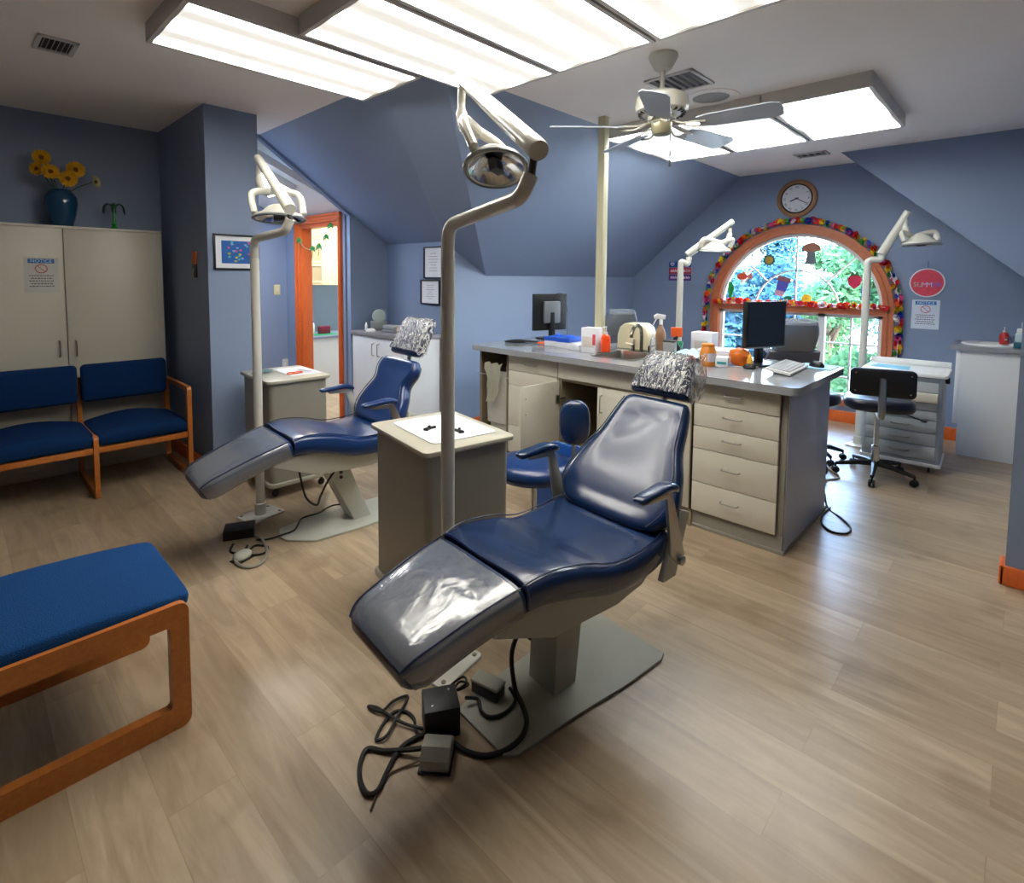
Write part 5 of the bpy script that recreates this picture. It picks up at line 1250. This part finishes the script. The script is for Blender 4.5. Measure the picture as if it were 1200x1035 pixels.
bm = nb(); lathe(bm, [(.05, 0), (.046, .012), (.03, .026), (0, .032)], 24); mk('bowl', bm, WHITEPL, t, 60)
t = thing('grey_tray_stack', 'grey instrument trays in the middle of the alcove cabinet', 'trays', (2.95, 4.36, ZA), .1)
bm = nb(); box(bm, -.06, .06, -.11, .11, 0, .03, .008); mk('lower_tray', bm, mat('tray_grey', (120, 120, 126), .4), t)
bm = nb(); box(bm, -.055, .055, -.08, .10, .031, .07, .008); mk('upper_tray', bm, mat('tray_pale_grey', (150, 152, 156), .4), t)
t = thing('tissue_pack', 'pinkish crumpled packet beside the blue box on the alcove cabinet', 'packet', (2.92, 4.17, ZA), .2)
bm = nb(); ellipsoid(bm, (0, 0, .035), .06, .05, .035, n=12, p=2.6)
for v in bm.verts: v.co += V(1, 1, .6)*noise.noise(v.co*30)*.02; v.co.z = max(v.co.z, .001)
mk('packet', bm, mat('pink_beige_pack', (206, 172, 152), .7), t)
def glove2(t):
    bm = nb(); ellipsoid(bm, (0, .0, .09), .04, .05, .02, n=10)
    for v in bm.verts: v.co += V(1, 1, 1)*noise.noise(v.co*40)*.012
    mk('glove', bm, BLUENIT, t)
carton('blue_glove_box', 2.93, 4.03, .13, .16, .085, 0, 'bright blue glove box at the right end of the alcove cabinet', 'glove box', BLUECARD, None, glove2, z=ZA)
def cert(t, M, w, h):
    bm = nb(); R = random.Random(int(w*1000))
    for i in range(7):
        l_ = R.uniform(.1, .3)*w; y = h*.28-i*h*.09; box(bm, -l_, l_, y-.002, y+.002, .007, .0075, M=M)
    mk('lettering', bm, mat('faint_ink', (150, 148, 150), .7), t, flat=True)
framed('framed_certificate', face_negx(XF-.001, 4.065, 1.63), .28, .30, 'upper black-framed certificate on the alcove wall, half behind the front lamp pole', .012, art=cert, grp='framed certificates')
framed('framed_certificate', face_negx(XF-.001, 4.11, 1.35), .29, .235, 'lower black-framed certificate on the alcove wall, just above the blue glove box', .012, art=cert, grp='framed certificates')
# wall plates in the hall
for (nm, lb, x, z, c) in (('light_switch', 'cream light switch plate on the grey hall wall', 2.66, 1.33, (214, 204, 160)), ('power_outlet', 'white power outlet low on the hall wall above the left cart', 2.74, .46, (206, 206, 200))):
    y = 6.279
    t = thing(nm, lb, 'wall plate', (x, y, z)); M = face_negy(0, 0, 0)
    bm = nb(); box(bm, -.036, .036, -.058, .058, 0, .006, .003, M=M); mk('plate', bm, mat(nm+'_plate', c, .4), t)
    bm = nb(); box(bm, -.006, .006, -.012, .012, .006, .014, .002, M=M); mk('toggle', bm, WHITEPL, t)
# hall ceiling light
t = thing('hall_light', 'bright white boxed ceiling light in the hall beyond the opening', 'ceiling light', (2.02, 5.30, 2.475), 0)
t.rotation_euler = (0, math.atan(.44), 0)
bm = nb(); box(bm, -.25, .35, -.28, .28, -.06, 0, .004); mk('housing', bm, WHITEPL, t)
bm = nb(); box(bm, -.23, .33, -.26, .26, -.068, -.06); mk('diffuser', bm, mat('hall_diffuser', (240, 240, 240), .5, emit=(1, 1, .97, 1), estr=22.0), t)

# ------------------------------------------------------------------ supply room beyond the door
CRW = mat('cream_cabinet', (240, 222, 172), .5)
t = thing('store_base_cabinet', 'white base cabinet seen through the orange doorway', 'cabinet', (2.9, 6.7, 0))
bm = nb(); box(bm, .0, 1.6, 0, .6, 0, .67); mk('body', bm, WHITELAM, t); bm = nb(); box(bm, 0, 1.6, -.015, .6, .67, .705, .003); mk('worktop', bm, mat('store_top', (140, 150, 176), .3), t)
t = thing('wall_cupboard', 'cream wall cupboards hanging in the room through the doorway', 'cupboard', (3.05, 7.0, 1.37))
bm = nb(); box(bm, 0, 1.4, 0, .9, 0, .85); mk('body', bm, CRW, t)
for i in range(3):
    z0_ = .03+.27*i; bm = nb(); rect_loop(bm, .33, .55, z0_, z0_+.25, .025, -.012, .0, 'y', .004); mk('glazed_door', bm, CRW, t)
    bm = nb(); box(bm, .355, .525, -.004, -.001, z0_+.025, z0_+.225); mk('pane', bm, mat('cupboard_pane', (176, 160, 128), .4), t, flat=True)
ZS = .706
def PZ(px, py): return None
t = carton('red_box', 3.56, 6.92, .15, .07, .10, 0, 'dark red box on the worktop seen through the doorway', 'box', mat('maroon_card', (120, 24, 52), .5), z=ZS)
bm = nb(); box(bm, -.18, .2, -.12, .12, 0, .004); o = mk('green_mat', bm, GREENPL); o.location = (3.50, 6.86, ZS); tag(o, 'green mat under the red box seen through the doorway', 'mat'); t.location.z = ZS+.0045
plain_bottle('white_bottle', 3.42, 6.96, .025, .18, 'white bottle left of the red box through the doorway', WHITEPL, BLUEBIN, z=ZS+.0045)
# palm garland across the door opening
t = thing('palm_garland', 'string garland of small green palm trees hung across the orange doorway', 'garland', (XS-.05, 5.40, 0))
PG = mat('palm_green', (40, 130, 70), .7)
pth = cat([(0, .48, 1.90), (0, .30, 1.80), (0, .12, 1.77), (0, -.05, 1.80), (0, -.20, 1.90), (0, -.29, 2.02)], 6)
bm = nb(); tube(bm, pth, .0025, 5); mk('string', bm, mat('string_beige', (196, 190, 150), .8), t)
for k, q in enumerate((2, 12, 17, 23, 28)):
    p = pth[q]; bm = nb()
    for j in range(6):
        a = -.3+j*.75; tube(bm, [p, p+V(0, .042*math.cos(a), .032*math.sin(a)+.006), p+V(0, .062*math.cos(a), .042*math.sin(a)-.016)], [.004, .010, .002], 5)
    c = mk('palm_leaves', bm, PG, t)
    bm = nb(); tube(bm, [p, p-V(0, -.008, .05), p-V(0, -.018, .09)], .004, 5); mk('palm_trunk', bm, mat('palm_trunk', (150, 120, 70), .7), c)

# ================================================================== WINDOW WALL THINGS
GX = XG-.001
t = thing('wall_clock', 'round wooden wall clock above the arched window', 'clock', (GX, 1.89, 2.385))
M = face_negx(0, 0, 0)
bm = nb(); lathe(bm, [(.205, 0), (.205, .018), (.19, .03), (.165, .032), (.158, .02), (.158, .0)], 48, M=M); mk('case', bm, wood('clock_wood', (172, 128, 92), (140, 96, 62), (2, 6, 2)), t)
bm = nb(); lathe(bm, [(.162, .02), (.155, .028), (.148, .022)], 48, M=M, cap=False); mk('bezel', bm, BLACK, t)
bm = nb(); lathe(bm, [(.153, .018), (0, .0185)], 48, M=M, cap=False); mk('dial', bm, PAPER, t)
for k, s in enumerate(('XII', 'I', 'II', 'III', 'IIII', 'V', 'VI', 'VII', 'VIII', 'IX', 'X', 'XI')):
    a = PI/2-k*PI/6; text('numeral', s, .032, BLACK, t, M @ T(.122*math.cos(a), .122*math.sin(a), .02, rz=a-PI/2), .0003)
for nm, L, w, deg in (('hour_hand', .07, .006, 248), ('minute_hand', .11, .004, 120)):
    bm = nb(); a = math.radians(90-deg); box(bm, -.02, L, -w, w, .022, .024, M=M @ T(rz=a)); mk(nm, bm, BLACK, t, flat=True)
t = thing('notice_sign', 'blue-headed notice sheet on the window wall below the round red sign', 'sign', (GX, .705, 1.175), 0, 'notice sheets')
notice(t, face_negx(-.001, 0, 0), .215, .28, mat('white_sheet', (216, 224, 238), .7))
t = thing('round_sign', 'round pink and red SUMMER sign on the window wall', 'sign', (GX, .705, 1.48))
bm = nb(); lathe(bm, [(.138, 0), (.138, .012), (.126, .014)], 40, M=M); mk('white_rim', bm, PAPER, t)
bm = nb(); lathe(bm, [(.127, .0125), (.127, .015), (0, .0152)], 40, M=M); mk('face', bm, mat('sign_coral', (222, 70, 92), .6), t)
LC = [mat('sign_letter_a', (150, 190, 170), .6), mat('sign_letter_b', (200, 190, 220), .6), mat('sign_letter_c', (60, 110, 210), .6)]
for i, ch in enumerate('SUMMER'):
    text('letter', ch, .062, LC[(0, 0, 1, 1, 2, 2)[i]], t, M @ T(-.092+i*.037, -.02, .016), .0006)
bm = nb(); R = random.Random(4)
for k in range(60):
    a, r_ = R.random()*6.28, R.random()**.5*.12
    if abs(r_*math.sin(a)+.0) < .035: continue
    box(bm, -.0025, .0025, -.0025, .0025, .0152, .016, M=M @ T(r_*math.cos(a), r_*math.sin(a), 0))
mk('dots', bm, mat('sign_dots', (150, 30, 60), .6), t, flat=True)
bm = nb(); tube(bm, [(0, .136, .006), (0, .21, .004)], .0025, 6, M=M); mk('hanger', bm, DARKGREY, t)
g = 'small hanging signs left of the window'
for i, (c, ww, s, lb) in enumerate((((36, 80, 150), .26, 0, 'top blue plank of the small stacked wall sign behind a far lamp pole'), ((196, 50, 74), .30, 1, 'middle red plank of the small stacked wall sign'), ((96, 50, 130), .30, 2, 'bottom purple plank of the small stacked wall sign'))):
    pass
t = thing('stacked_sign', 'small blue, red and purple plank sign behind the far left lamp pole', 'sign', (GX, 3.235, 1.59))
for i, (c, h0_, h1_) in enumerate((((36, 84, 156), .055, .125), ((200, 50, 74), -.03, .045), ((84, 48, 128), -.115, -.04))):
    bm = nb(); box(bm, -.15, .15, h0_, h1_, 0, .010, .002, M=M); pl_ = mk('plank', bm, mat('sign_plank_%s' % ('blue', 'red', 'purple')[i], c, .6), t)
    bm = nb()
    if i == 0:
        tube(bm, cat([(-.10, .075, .012), (-.125, .10, .012), (-.11, .112, .012), (-.10, .102, .012), (-.09, .112, .012), (-.075, .10, .012)], 4, True), .005, 5, closed=True, M=M)
    else:
        for k in range(9):
            x = -.125+k*.03; tube(bm, cat([(x, h0_+.02, .0115), (x+.008, h1_-.018, .0115), (x+.016, h0_+.022, .0115), (x+.024, h1_-.028, .0115)], 3), .0035, 5, M=M)
    mk('lettering', bm, mat('sign_pale_pink', (236, 214, 232), .6), pl_)

# flower garlands (leis)
LEI = [mat('lei_'+n_, c, .7) for n_, c in (('red', (232, 40, 52)), ('orange', (250, 110, 30)), ('yellow', (250, 216, 40)), ('pink', (240, 90, 160)), ('blue', (50, 80, 200)), ('green', (90, 190, 90)), ('white', (245, 235, 235)), ('purple', (110, 50, 150)))]
def flower_mesh(m_, k):
    bm = nb(); R = random.Random(k)
    for ring in range(2):
        for i in range(6):
            a = 2*PI*i/6+ring*.5; tl = .5+.4*ring; vs = []
            for u, w in ((.004, .004), (.018, .012), (.028, .009)):
                for s in (-1, 1):
                    v = bm.verts.new((u*math.cos(tl), s*w+R.uniform(-.003, .003), u*math.sin(tl)+R.uniform(-.003, .003))); v.co = Matrix.Rotation(a, 4, 'Z') @ v.co; vs.append(v)
            bm.faces.new((vs[0], vs[1], vs[3], vs[2])); bm.faces.new((vs[2], vs[3], vs[5], vs[4]))
    bmesh.ops.solidify(bm, geom=bm.faces[:], thickness=.001)
    me = bpy.data.meshes.new('flower'); bm.to_mesh(me); bm.free(); me.materials.append(m_); return me
FLM = [flower_mesh(m_, i) for i, m_ in enumerate(LEI)]
def garland(label, pts, n, order, seed):
    t = thing('flower_garland', label, 'garland', (GX-.05, YC, 0), 0, 'flower garlands round the window')
    P = [Vector(p) for p in pts]; seg = [0]
    for a, b in zip(P, P[1:]): seg.append(seg[-1]+(b-a).length)
    R = random.Random(seed)
    bm = nb(); tube(bm, P, .004, 5); mk('string', bm, LEI[6], t)
    for k in range(n):
        s = seg[-1]*(k+.5)/n; i = max(j for j in range(len(P)) if seg[j] <= s); i = min(i, len(P)-2); f = (s-seg[i])/(seg[i+1]-seg[i]+1e-9); p = P[i].lerp(P[i+1], f)
        o = bpy.data.objects.new('flower', FLM[order[k % len(order)]]); COL.objects.link(o); o.parent = t
        o.location = p+V(R.uniform(-.012, .004), R.uniform(-.008, .008), R.uniform(-.008, .008)); o.rotation_euler = (R.uniform(-.6, .6), -PI/2+R.uniform(-.5, .5), R.uniform(0, 6)); q = R.uniform(1.1, 1.55); o.scale = (q, q, q)
order = [0, 1, 2, 5, 6, 4, 3, 0, 0, 1, 2, 2, 5, 4, 6, 3]
right = [(0, .975*math.cos(a), ZR+.975*math.sin(a)) for a in [PI/2+PI/2*k/20 for k in range(21)]]   # towards -y
left = [(0, .975*math.cos(a), ZR+.975*math.sin(a)) for a in [PI/2-PI/2*k/20 for k in range(21)]]
garland('colourful flower garland around the right half of the arched window', right+[(0, -.985, ZR-.15), (0, -.975, ZR-.35), (0, -.98, ZR-.58)], 84, order, 1)
garland('colourful flower garland around the left half of the arched window', left+[(0, .985, ZR-.15), (0, .99, ZR-.33), (0, .975, ZR-.45)], 78, order[::-1], 2)
garland('red and yellow flower garland lying along the middle rail of the arched window', cat([(-.01, .88, ZR+.06), (-.02, .6, ZR+.075), (-.02, .3, ZR+.06), (-.02, 0, ZR+.075), (-.02, -.25, ZR+.062), (-.02, -.6, ZR+.07), (-.01, -.88, ZR+.06)], 4), 62, [0, 0, 1, 2, 0, 6, 1, 0, 2, 3, 0, 1], 3)
# window stickers
def sticker(name, label, y, z, build):
    t = thing(name, label, 'window sticker', (XG+.045, y, z), 0, 'stickers on the window glass'); build(t, face_negx(0, 0, 0))
def flat(t, nm, pts, c, z=0., M=None):
    bm = nb(); prism(bm, pts, z, z+.002, M=M); return mk(nm, bm, mat('sticker_'+nm+'_'+t.name.replace('.', '_'), c, .6), t, flat=True)
circ = lambda x, y, rx, ry=None, n=20: [(x+rx*math.cos(2*PI*k/n), y+(ry or rx)*math.sin(2*PI*k/n)) for k in range(n)]
def sun_(t, M):
    flat(t, 'rays', [((.075 if k % 2 else .058)*math.cos(PI*k/12), (.075 if k % 2 else .058)*math.sin(PI*k/12)) for k in range(24)], (60, 110, 110), 0, M); flat(t, 'disc', circ(0, 0, .042), (200, 160, 60), .002, M)
sticker('sun_sticker', 'round sun sticker on the upper left of the arched glass', 2.17, 1.72, sun_)
def toad(t, M):
    flat(t, 'cap', [(-.1, .0), (-.08, .05), (-.03, .08), (.03, .085), (.08, .05), (.1, 0), (.05, -.015), (-.05, -.015)], (170, 110, 90), 0, M); flat(t, 'stalk', [(-.04, -.015), (.04, -.015), (.045, -.08), (.06, -.15), (-.06, -.15), (-.04, -.08)], (110, 120, 130), 0, M)
sticker('beach_umbrella_sticker', 'brown-capped umbrella sticker right of the centre bar of the arched glass', 1.74, 1.82, toad)
def straw(t, M):
    flat(t, 'berry', [(0, -.085), (.05, -.04), (.068, .02), (.045, .055), (0, .06), (-.045, .055), (-.068, .02), (-.05, -.04)], (226, 40, 90), 0, M); flat(t, 'leaves', [(-.045, .05), (-.02, .10), (0, .07), (.02, .105), (.045, .05), (0, .06)], (60, 120, 70), .002, M)
sticker('strawberry_sticker', 'red strawberry sticker on the right of the arched glass', 1.315, 1.49, straw)
def fish(t, M):
    flat(t, 'body', circ(0, 0, .06, .04), (236, 86, 56), 0, M); flat(t, 'tail', [(.05, 0), (.11, .045), (.12, 0), (.11, -.04)], (200, 120, 110), 0, M); flat(t, 'fin', [(-.02, .035), (.03, .07), (.04, .03)], (240, 170, 120), .002, M); flat(t, 'belly_fin', [(-.02, -.035), (.01, -.07), (.03, -.03)], (245, 235, 225), .002, M)
sticker('fish_sticker', 'orange fish sticker on the left of the arched glass', 2.47, 1.53, fish)
def drink(t, M):
    M = M @ T(rz=-.25); flat(t, 'top', [(-.08, .06), (.08, .06), (.06, .11), (-.07, .11)], (160, 100, 110), 0, M); flat(t, 'cup', [(-.055, -.05), (.05, -.05), (.062, .06), (-.062, .06)], (90, 90, 200), 0, M); flat(t, 'stick', [(-.05, -.11), (.035, -.11), (.05, -.05), (-.055, -.05)], (220, 170, 200), 0, M)
sticker('ice_lolly_sticker', 'tilted pink and blue sticker above the near monitor', 2.02, 1.42, drink)
def parrot(t, M): flat(t, 'body', [(0, -.12), (.03, -.05), (.04, .03), (.015, .10), (-.02, .11), (-.035, .05), (-.025, -.04)], (40, 180, 90), 0, M); flat(t, 'wing', [(.0, -.06), (.035, .0), (.02, .05), (-.005, .04)], (20, 140, 60), .002, M)
sticker('green_parrot_sticker', 'green parrot sticker at the lower left of the arched glass', 2.60, 1.36, parrot)
def bluebird(t, M): flat(t, 'body', [(0, -.12), (.035, -.05), (.04, .03), (.02, .12), (-.02, .10), (-.04, .03), (-.03, -.05)], (60, 130, 230), 0, M); flat(t, 'wing', [(-.02, -.12), (.02, -.12), (.03, -.04), (-.02, -.04)], (20, 50, 200), .002, M)
sticker('blue_bird_sticker', 'blue bird sticker at the lower right of the arched glass', 1.215, 1.37, bluebird)
def yel(t, M): flat(t, 'bloom', [((.055 if k % 2 else .044)*math.cos(PI*k/8), (.055 if k % 2 else .044)*math.sin(PI*k/8)) for k in range(16)], (250, 220, 50), 0, M); flat(t, 'heart', circ(0, 0, .015), (240, 190, 40), .002, M)
sticker('yellow_flower_sticker', 'yellow flower sticker just above the middle rail', 1.765, 1.29, yel)
def greenleaf(t, M): flat(t, 'leaf', circ(0, 0, .045, .025), (20, 140, 90), 0, M); flat(t, 'vein', [(-.03, -.003), (.03, -.001), (.03, .003), (-.03, .001)], (10, 90, 60), .002, M)
sticker('green_leaf_sticker', 'small dark green leaf sticker beside the tilted pink and blue one', 1.955, 1.29, greenleaf)

# ================================================================== RIGHT SINK UNIT
t = thing('vanity_cabinet', 'white vanity cabinet against the wall at far right', 'cabinet', (6.0, -.19, 0))
bm = nb(); box(bm, .0, .02, 0, .575, 0, .91); box(bm, .02, .505, 0, .02, 0, .91); box(bm, .02, .505, .555, .575, 0, .91); box(bm, .0, .505, .575, .61, .27, .91, .002); mk('body', bm, WHITELAM, t)
bm = nb()
outer = [(-.03, -.005), (.508, -.005), (.508, .65), (-.03, .65)]; hole = [(.255+.16*math.cos(2*PI*k/28), .40+.175*math.sin(2*PI*k/28)) for k in range(28)]
plate_with_hole(bm, outer, hole, .91, .95); mk('worktop', bm, mat('vanity_top', (146, 148, 154), .3), t)
t = thing('oval_basin', 'white oval basin set into the vanity at far right', 'basin', (6.255, .21, .95))
bm = nb(); lathe(bm, [(.185, 0), (.182, .012), (.168, .014), (.155, .0), (.13, -.07), (.06, -.12), (0, -.125)], 36, M=Matrix.Diagonal((1, 1.08, 1, 1)), cap=False); mk('bowl', bm, WHITEPL, t, 60)
t = thing('basin_tap', 'low chrome tap at the edge of the oval basin', 'faucet', (6.44, .10, .951))
bm = nb(); lathe(bm, [(.022, 0), (.02, .03), (.014, .04)], 16); tube(bm, cat([(0, 0, .03), (-.02, 0, .06), (-.07, .01, .065), (-.10, .015, .045)], 5), .009, 8); mk('body', bm, CHROME, t)
bm = nb(); tube(bm, [(0, 0, .04), (.01, -.03, .07)], .006, 6); mk('lever', bm, CHROME, t)
t = thing('soap_pump_bottle', 'red liquid soap bottle with white pump on the vanity', 'soap bottle', (6.38, .13, .951))
bm = nb(); lathe(bm, [(.028, 0), (.034, .01), (.034, .07), (.026, .095), (.012, .105)], 20); mk('bottle', bm, REDPL, t)
bm = nb(); lathe(bm, [(.012, .104), (.012, .12), (.004, .122), (.004, .145), (.008, .15), (0, .152)], 12); tube(bm, [(0, 0, .148), (-.03, 0, .145)], .004, 6); mk('pump', bm, WHITEPL, t)
t = thing('wipes_tub', 'clear tub with teal base stacked at the right edge on the vanity', 'tub', (6.12, .005, .951))
bm = nb(); box(bm, -.06, .06, -.07, .06, 0, .05, .01); mk('base', bm, TEALPL, t)
bm = nb(); box(bm, -.052, .052, -.06, .052, .05, .12, .01); mk('tub', bm, mat('frosted_tub', (196, 214, 224), .3), t)
bm = nb(); box(bm, -.045, .045, -.055, .045, .12, .16, .008); mk('upper_tub', bm, WHITEPL, t)
bm = nb(); box(bm, -.02, .02, -.02, .02, .16, .215, .006); mk('cap', bm, mat('pale_blue_plastic', (170, 200, 220), .4), t)

# ================================================================== FLOOR CLUTTER
def cord(name, pts, r, m, label, smooth=7, catg='cable'):
    bm = nb(); tube(bm, cat(pts, smooth), r, 7); o = mk(name, bm, m); tag(o, label, catg); return o
zc = .006
cord('bundled_cable', [(1.07, 1.294, .012), (1.015, 1.341, zc), (1.011, 1.383, zc), (1.037, 1.428, zc), (1.034, 1.473, zc), (1.009, 1.498, zc), (.96, 1.487, zc), (.902, 1.448, zc), (.93, 1.43, .012), (1.00, 1.47, .012), (1.05, 1.50, zc), (1.079, 1.526, zc), (1.026, 1.535, .012), (.972, 1.526, .012), (.957, 1.584, zc), (.976, 1.556, zc), (.984, 1.48, .012), (1.002, 1.418, .012), (1.035, 1.368, zc)], .005, RUBBER, 'bundled thin black cord looped on the floor left of the transformer box', 5)
cord('pedal_cable', [(1.035, 1.335, .015), (.987, 1.36, .008), (.926, 1.358, .008), (.856, 1.319, .008), (.808, 1.29, .008), (.781, 1.303, .008), (.79, 1.355, .008), (.82, 1.406, .008), (.862, 1.434, .008), (.896, 1.389, .008), (.95, 1.325, .018), (.975, 1.29, .03)], .0075, RUBBER, 'thick black cable looping round the grey foot pedal')
cord('chair_supply_cable', [(1.06, 1.26, .015), (1.073, 1.204, .008), (1.104, 1.15, .008), (1.16, 1.114, .012), (1.223, 1.105, .02), (1.28, 1.134, .022), (1.32, 1.19, .024), (1.335, 1.24, .05), (1.36, 1.28, .14), (1.40, 1.28, .20), (1.43, 1.25, .18)], .0085, RUBBER, 'thick black cable curving from transformer box up to the front chair column')
cord('looped_cable', [(1.19, 1.34, .04), (1.229, 1.317, .024), (1.205, 1.275, .02), (1.21, 1.235, .02), (1.259, 1.212, .02), (1.322, 1.225, .02), (1.34, 1.27, .03)], .006, RUBBER, 'small black cable loop on the front chair base plate')
cord('thin_floor_cable', [(.95, 1.28, .01), (.926, 1.294, .005), (.876, 1.312, .005), (.841, 1.315, .005), (.797, 1.283, .005), (.763, 1.256, .005)], .003, mat('tan_cord', (120, 96, 66), .6), 'thin tan wire on the floor left of the grey foot pedal')
t = thing('transformer_box', 'black transformer box on the floor under the front leg rest', 'power box', (1.085, 1.345, 0), math.radians(-32))
bm = nb(); box(bm, -.058, .058, -.055, .055, 0, .098, .004); mk('case', bm, mat('matt_black_metal', (16, 16, 17), .5), t)
bm = nb(); box(bm, -.0595, -.058, -.05, .05, .085, .089); mk('seam', bm, DARKGREY, t, flat=True)
bm = nb()
for x, y in ((-.03, -.03), (.03, .03)): lathe(bm, [(.004, .098), (.004, .101), (0, .102)], 8, M=T(x, y))
mk('screws', bm, STEEL, t)
t = thing('junction_box', 'small grey junction box on the front chair base plate', 'junction box', (1.285, 1.325, .0125), math.radians(12))
bm = nb(); box(bm, -.028, .028, -.055, .055, 0, .045, .004); mk('case', bm, DARKGREY, t)
bm = nb(); box(bm, -.03, .03, -.058, .058, .038, .05, .004); mk('lid', bm, GREYMETAL, t)
cord('coil_of_wires', [(1.20, 1.42, .006), (1.24, 1.43, .02), (1.25, 1.39, .03), (1.21, 1.38, .04), (1.18, 1.41, .03), (1.21, 1.44, .02), (1.25, 1.42, .04), (1.23, 1.38, .05), (1.19, 1.39, .04), (1.18, 1.43, .006)], .004, RUBBER, 'small tangle of black wires between transformer and junction box')
PED = mat('pedal_grey', (170, 168, 156), .35, metal=.2)
t = thing('foot_pedal', 'grey dome-shaped foot pedal on the floor in front of the nearest dental chair', 'foot pedal', (1.0, 1.255, 0), math.radians(40))
bm = nb(); prism(bm, [(-.055, 0), (.055, 0), (.055, .03), (.02, .062), (-.03, .066), (-.055, .04)], -.045, .045, 'y', bev=.008); mk('pedal', bm, PED, t)
bm = nb(); box(bm, -.06, .06, -.05, .05, 0, .008, .003); mk('foot', bm, RUBBER, t)
t = thing('transformer_box', 'flat black box on the floor by the base of the left dental chair', 'power box', (1.12, 3.22, 0), math.radians(-25))
bm = nb(); box(bm, -.08, .08, -.06, .06, 0, .055, .005); mk('case', bm, BLACK, t); bm = nb(); box(bm, -.082, -.08, -.03, .03, .02, .035); mk('socket', bm, DARKGREY, t)
cord('grey_hose', [(1.11, 3.17, .03), (1.158, 3.171, .008), (1.185, 3.09, .008), (1.173, 3.0, .008), (1.141, 2.889, .008), (1.073, 2.805, .008), (1.011, 2.813, .008), (.987, 2.892, .012), (1.0, 2.95, .03)], .008, GREYCORD, 'pale grey hose looped on the floor beside the left chair pedal')
cord('grey_hose', [(1.16, 3.08, .008), (1.196, 3.043, .008), (1.272, 3.01, .02), (1.353, 3.02, .02), (1.45, 3.133, .02), (1.557, 3.134, .02), (1.684, 3.173, .02), (1.78, 3.06, .03)], .005, RUBBER, 'dark cord lying across the pale base plate of the left dental chair')
cord('tangled_cable', [(1.05, 3.12, .006), (1.01, 3.04, .006), (1.06, 2.97, .006), (1.13, 3.02, .006), (1.17, 2.95, .006), (1.12, 2.90, .006), (1.05, 2.95, .012), (1.10, 3.05, .006)], .006, RUBBER, 'black cord tangle beside the left chair foot pedal')
cord('hanging_hose', [(1.36, 2.98, .44), (1.355, 2.93, .34), (1.37, 2.90, .24), (1.42, 2.88, .19), (1.45, 2.89, .23), (1.50, 2.90, .30), (1.58, 2.93, .36)], .006, RUBBER, 'black hose hanging in a loop under the left dental chair')
t = thing('foot_pedal', 'pale foot pedal inside the hose loop beside the left dental chair', 'foot pedal', (1.03, 2.93, 0), math.radians(20))
bm = nb(); ellipsoid(bm, (0, 0, .022), .05, .035, .022, n=14, p=2.6); mk('pedal', bm, PALEENAMEL, t); bm = nb(); box(bm, -.05, .05, -.035, .035, 0, .006, .002); mk('foot', bm, RUBBER, t)
cord('floor_cable', [(4.00, 1.02, .30), (4.02, .93, .12), (3.95, .88, .008), (3.83, .77, .006), (3.72, .70, .006), (3.62, .70, .006), (3.585, .77, .006), (3.66, .84, .006), (3.80, .87, .006), (3.96, .865, .006)], .006, RUBBER, 'black cord looped on the floor at the foot of the worktop end panel')
cord('pale_floor_cable', [(4.20, 1.05, .006), (4.35, 1.00, .006), (4.48, 1.02, .006), (4.62, .96, .006), (4.75, 1.05, .006), (4.9, 1.2, .006)], .007, GREYCORD, 'pale cord on the sunlit floor behind the worktop')
t = thing('floor_bag', 'dark bag with blue items on the floor beyond the worktop', 'bag', (4.66, 1.15, 0), .4)
bm = nb(); pad(bm, [(-.16, .04, .04, .04), (-.12, .05, .08, .09), (.05, .055, .09, .10), (.14, .045, .07, .08), (.17, .04, .03, .03)], pw=3); mk('bag', bm, mat('dark_blue_bag', (20, 28, 60), .6), t, 60)
bm = nb(); tube(bm, cat([(-.08, .02, .09), (-.03, .03, .16), (.04, .03, .16), (.09, .02, .09)], 5), .006, 6); mk('strap', bm, BLUEBIN, t)
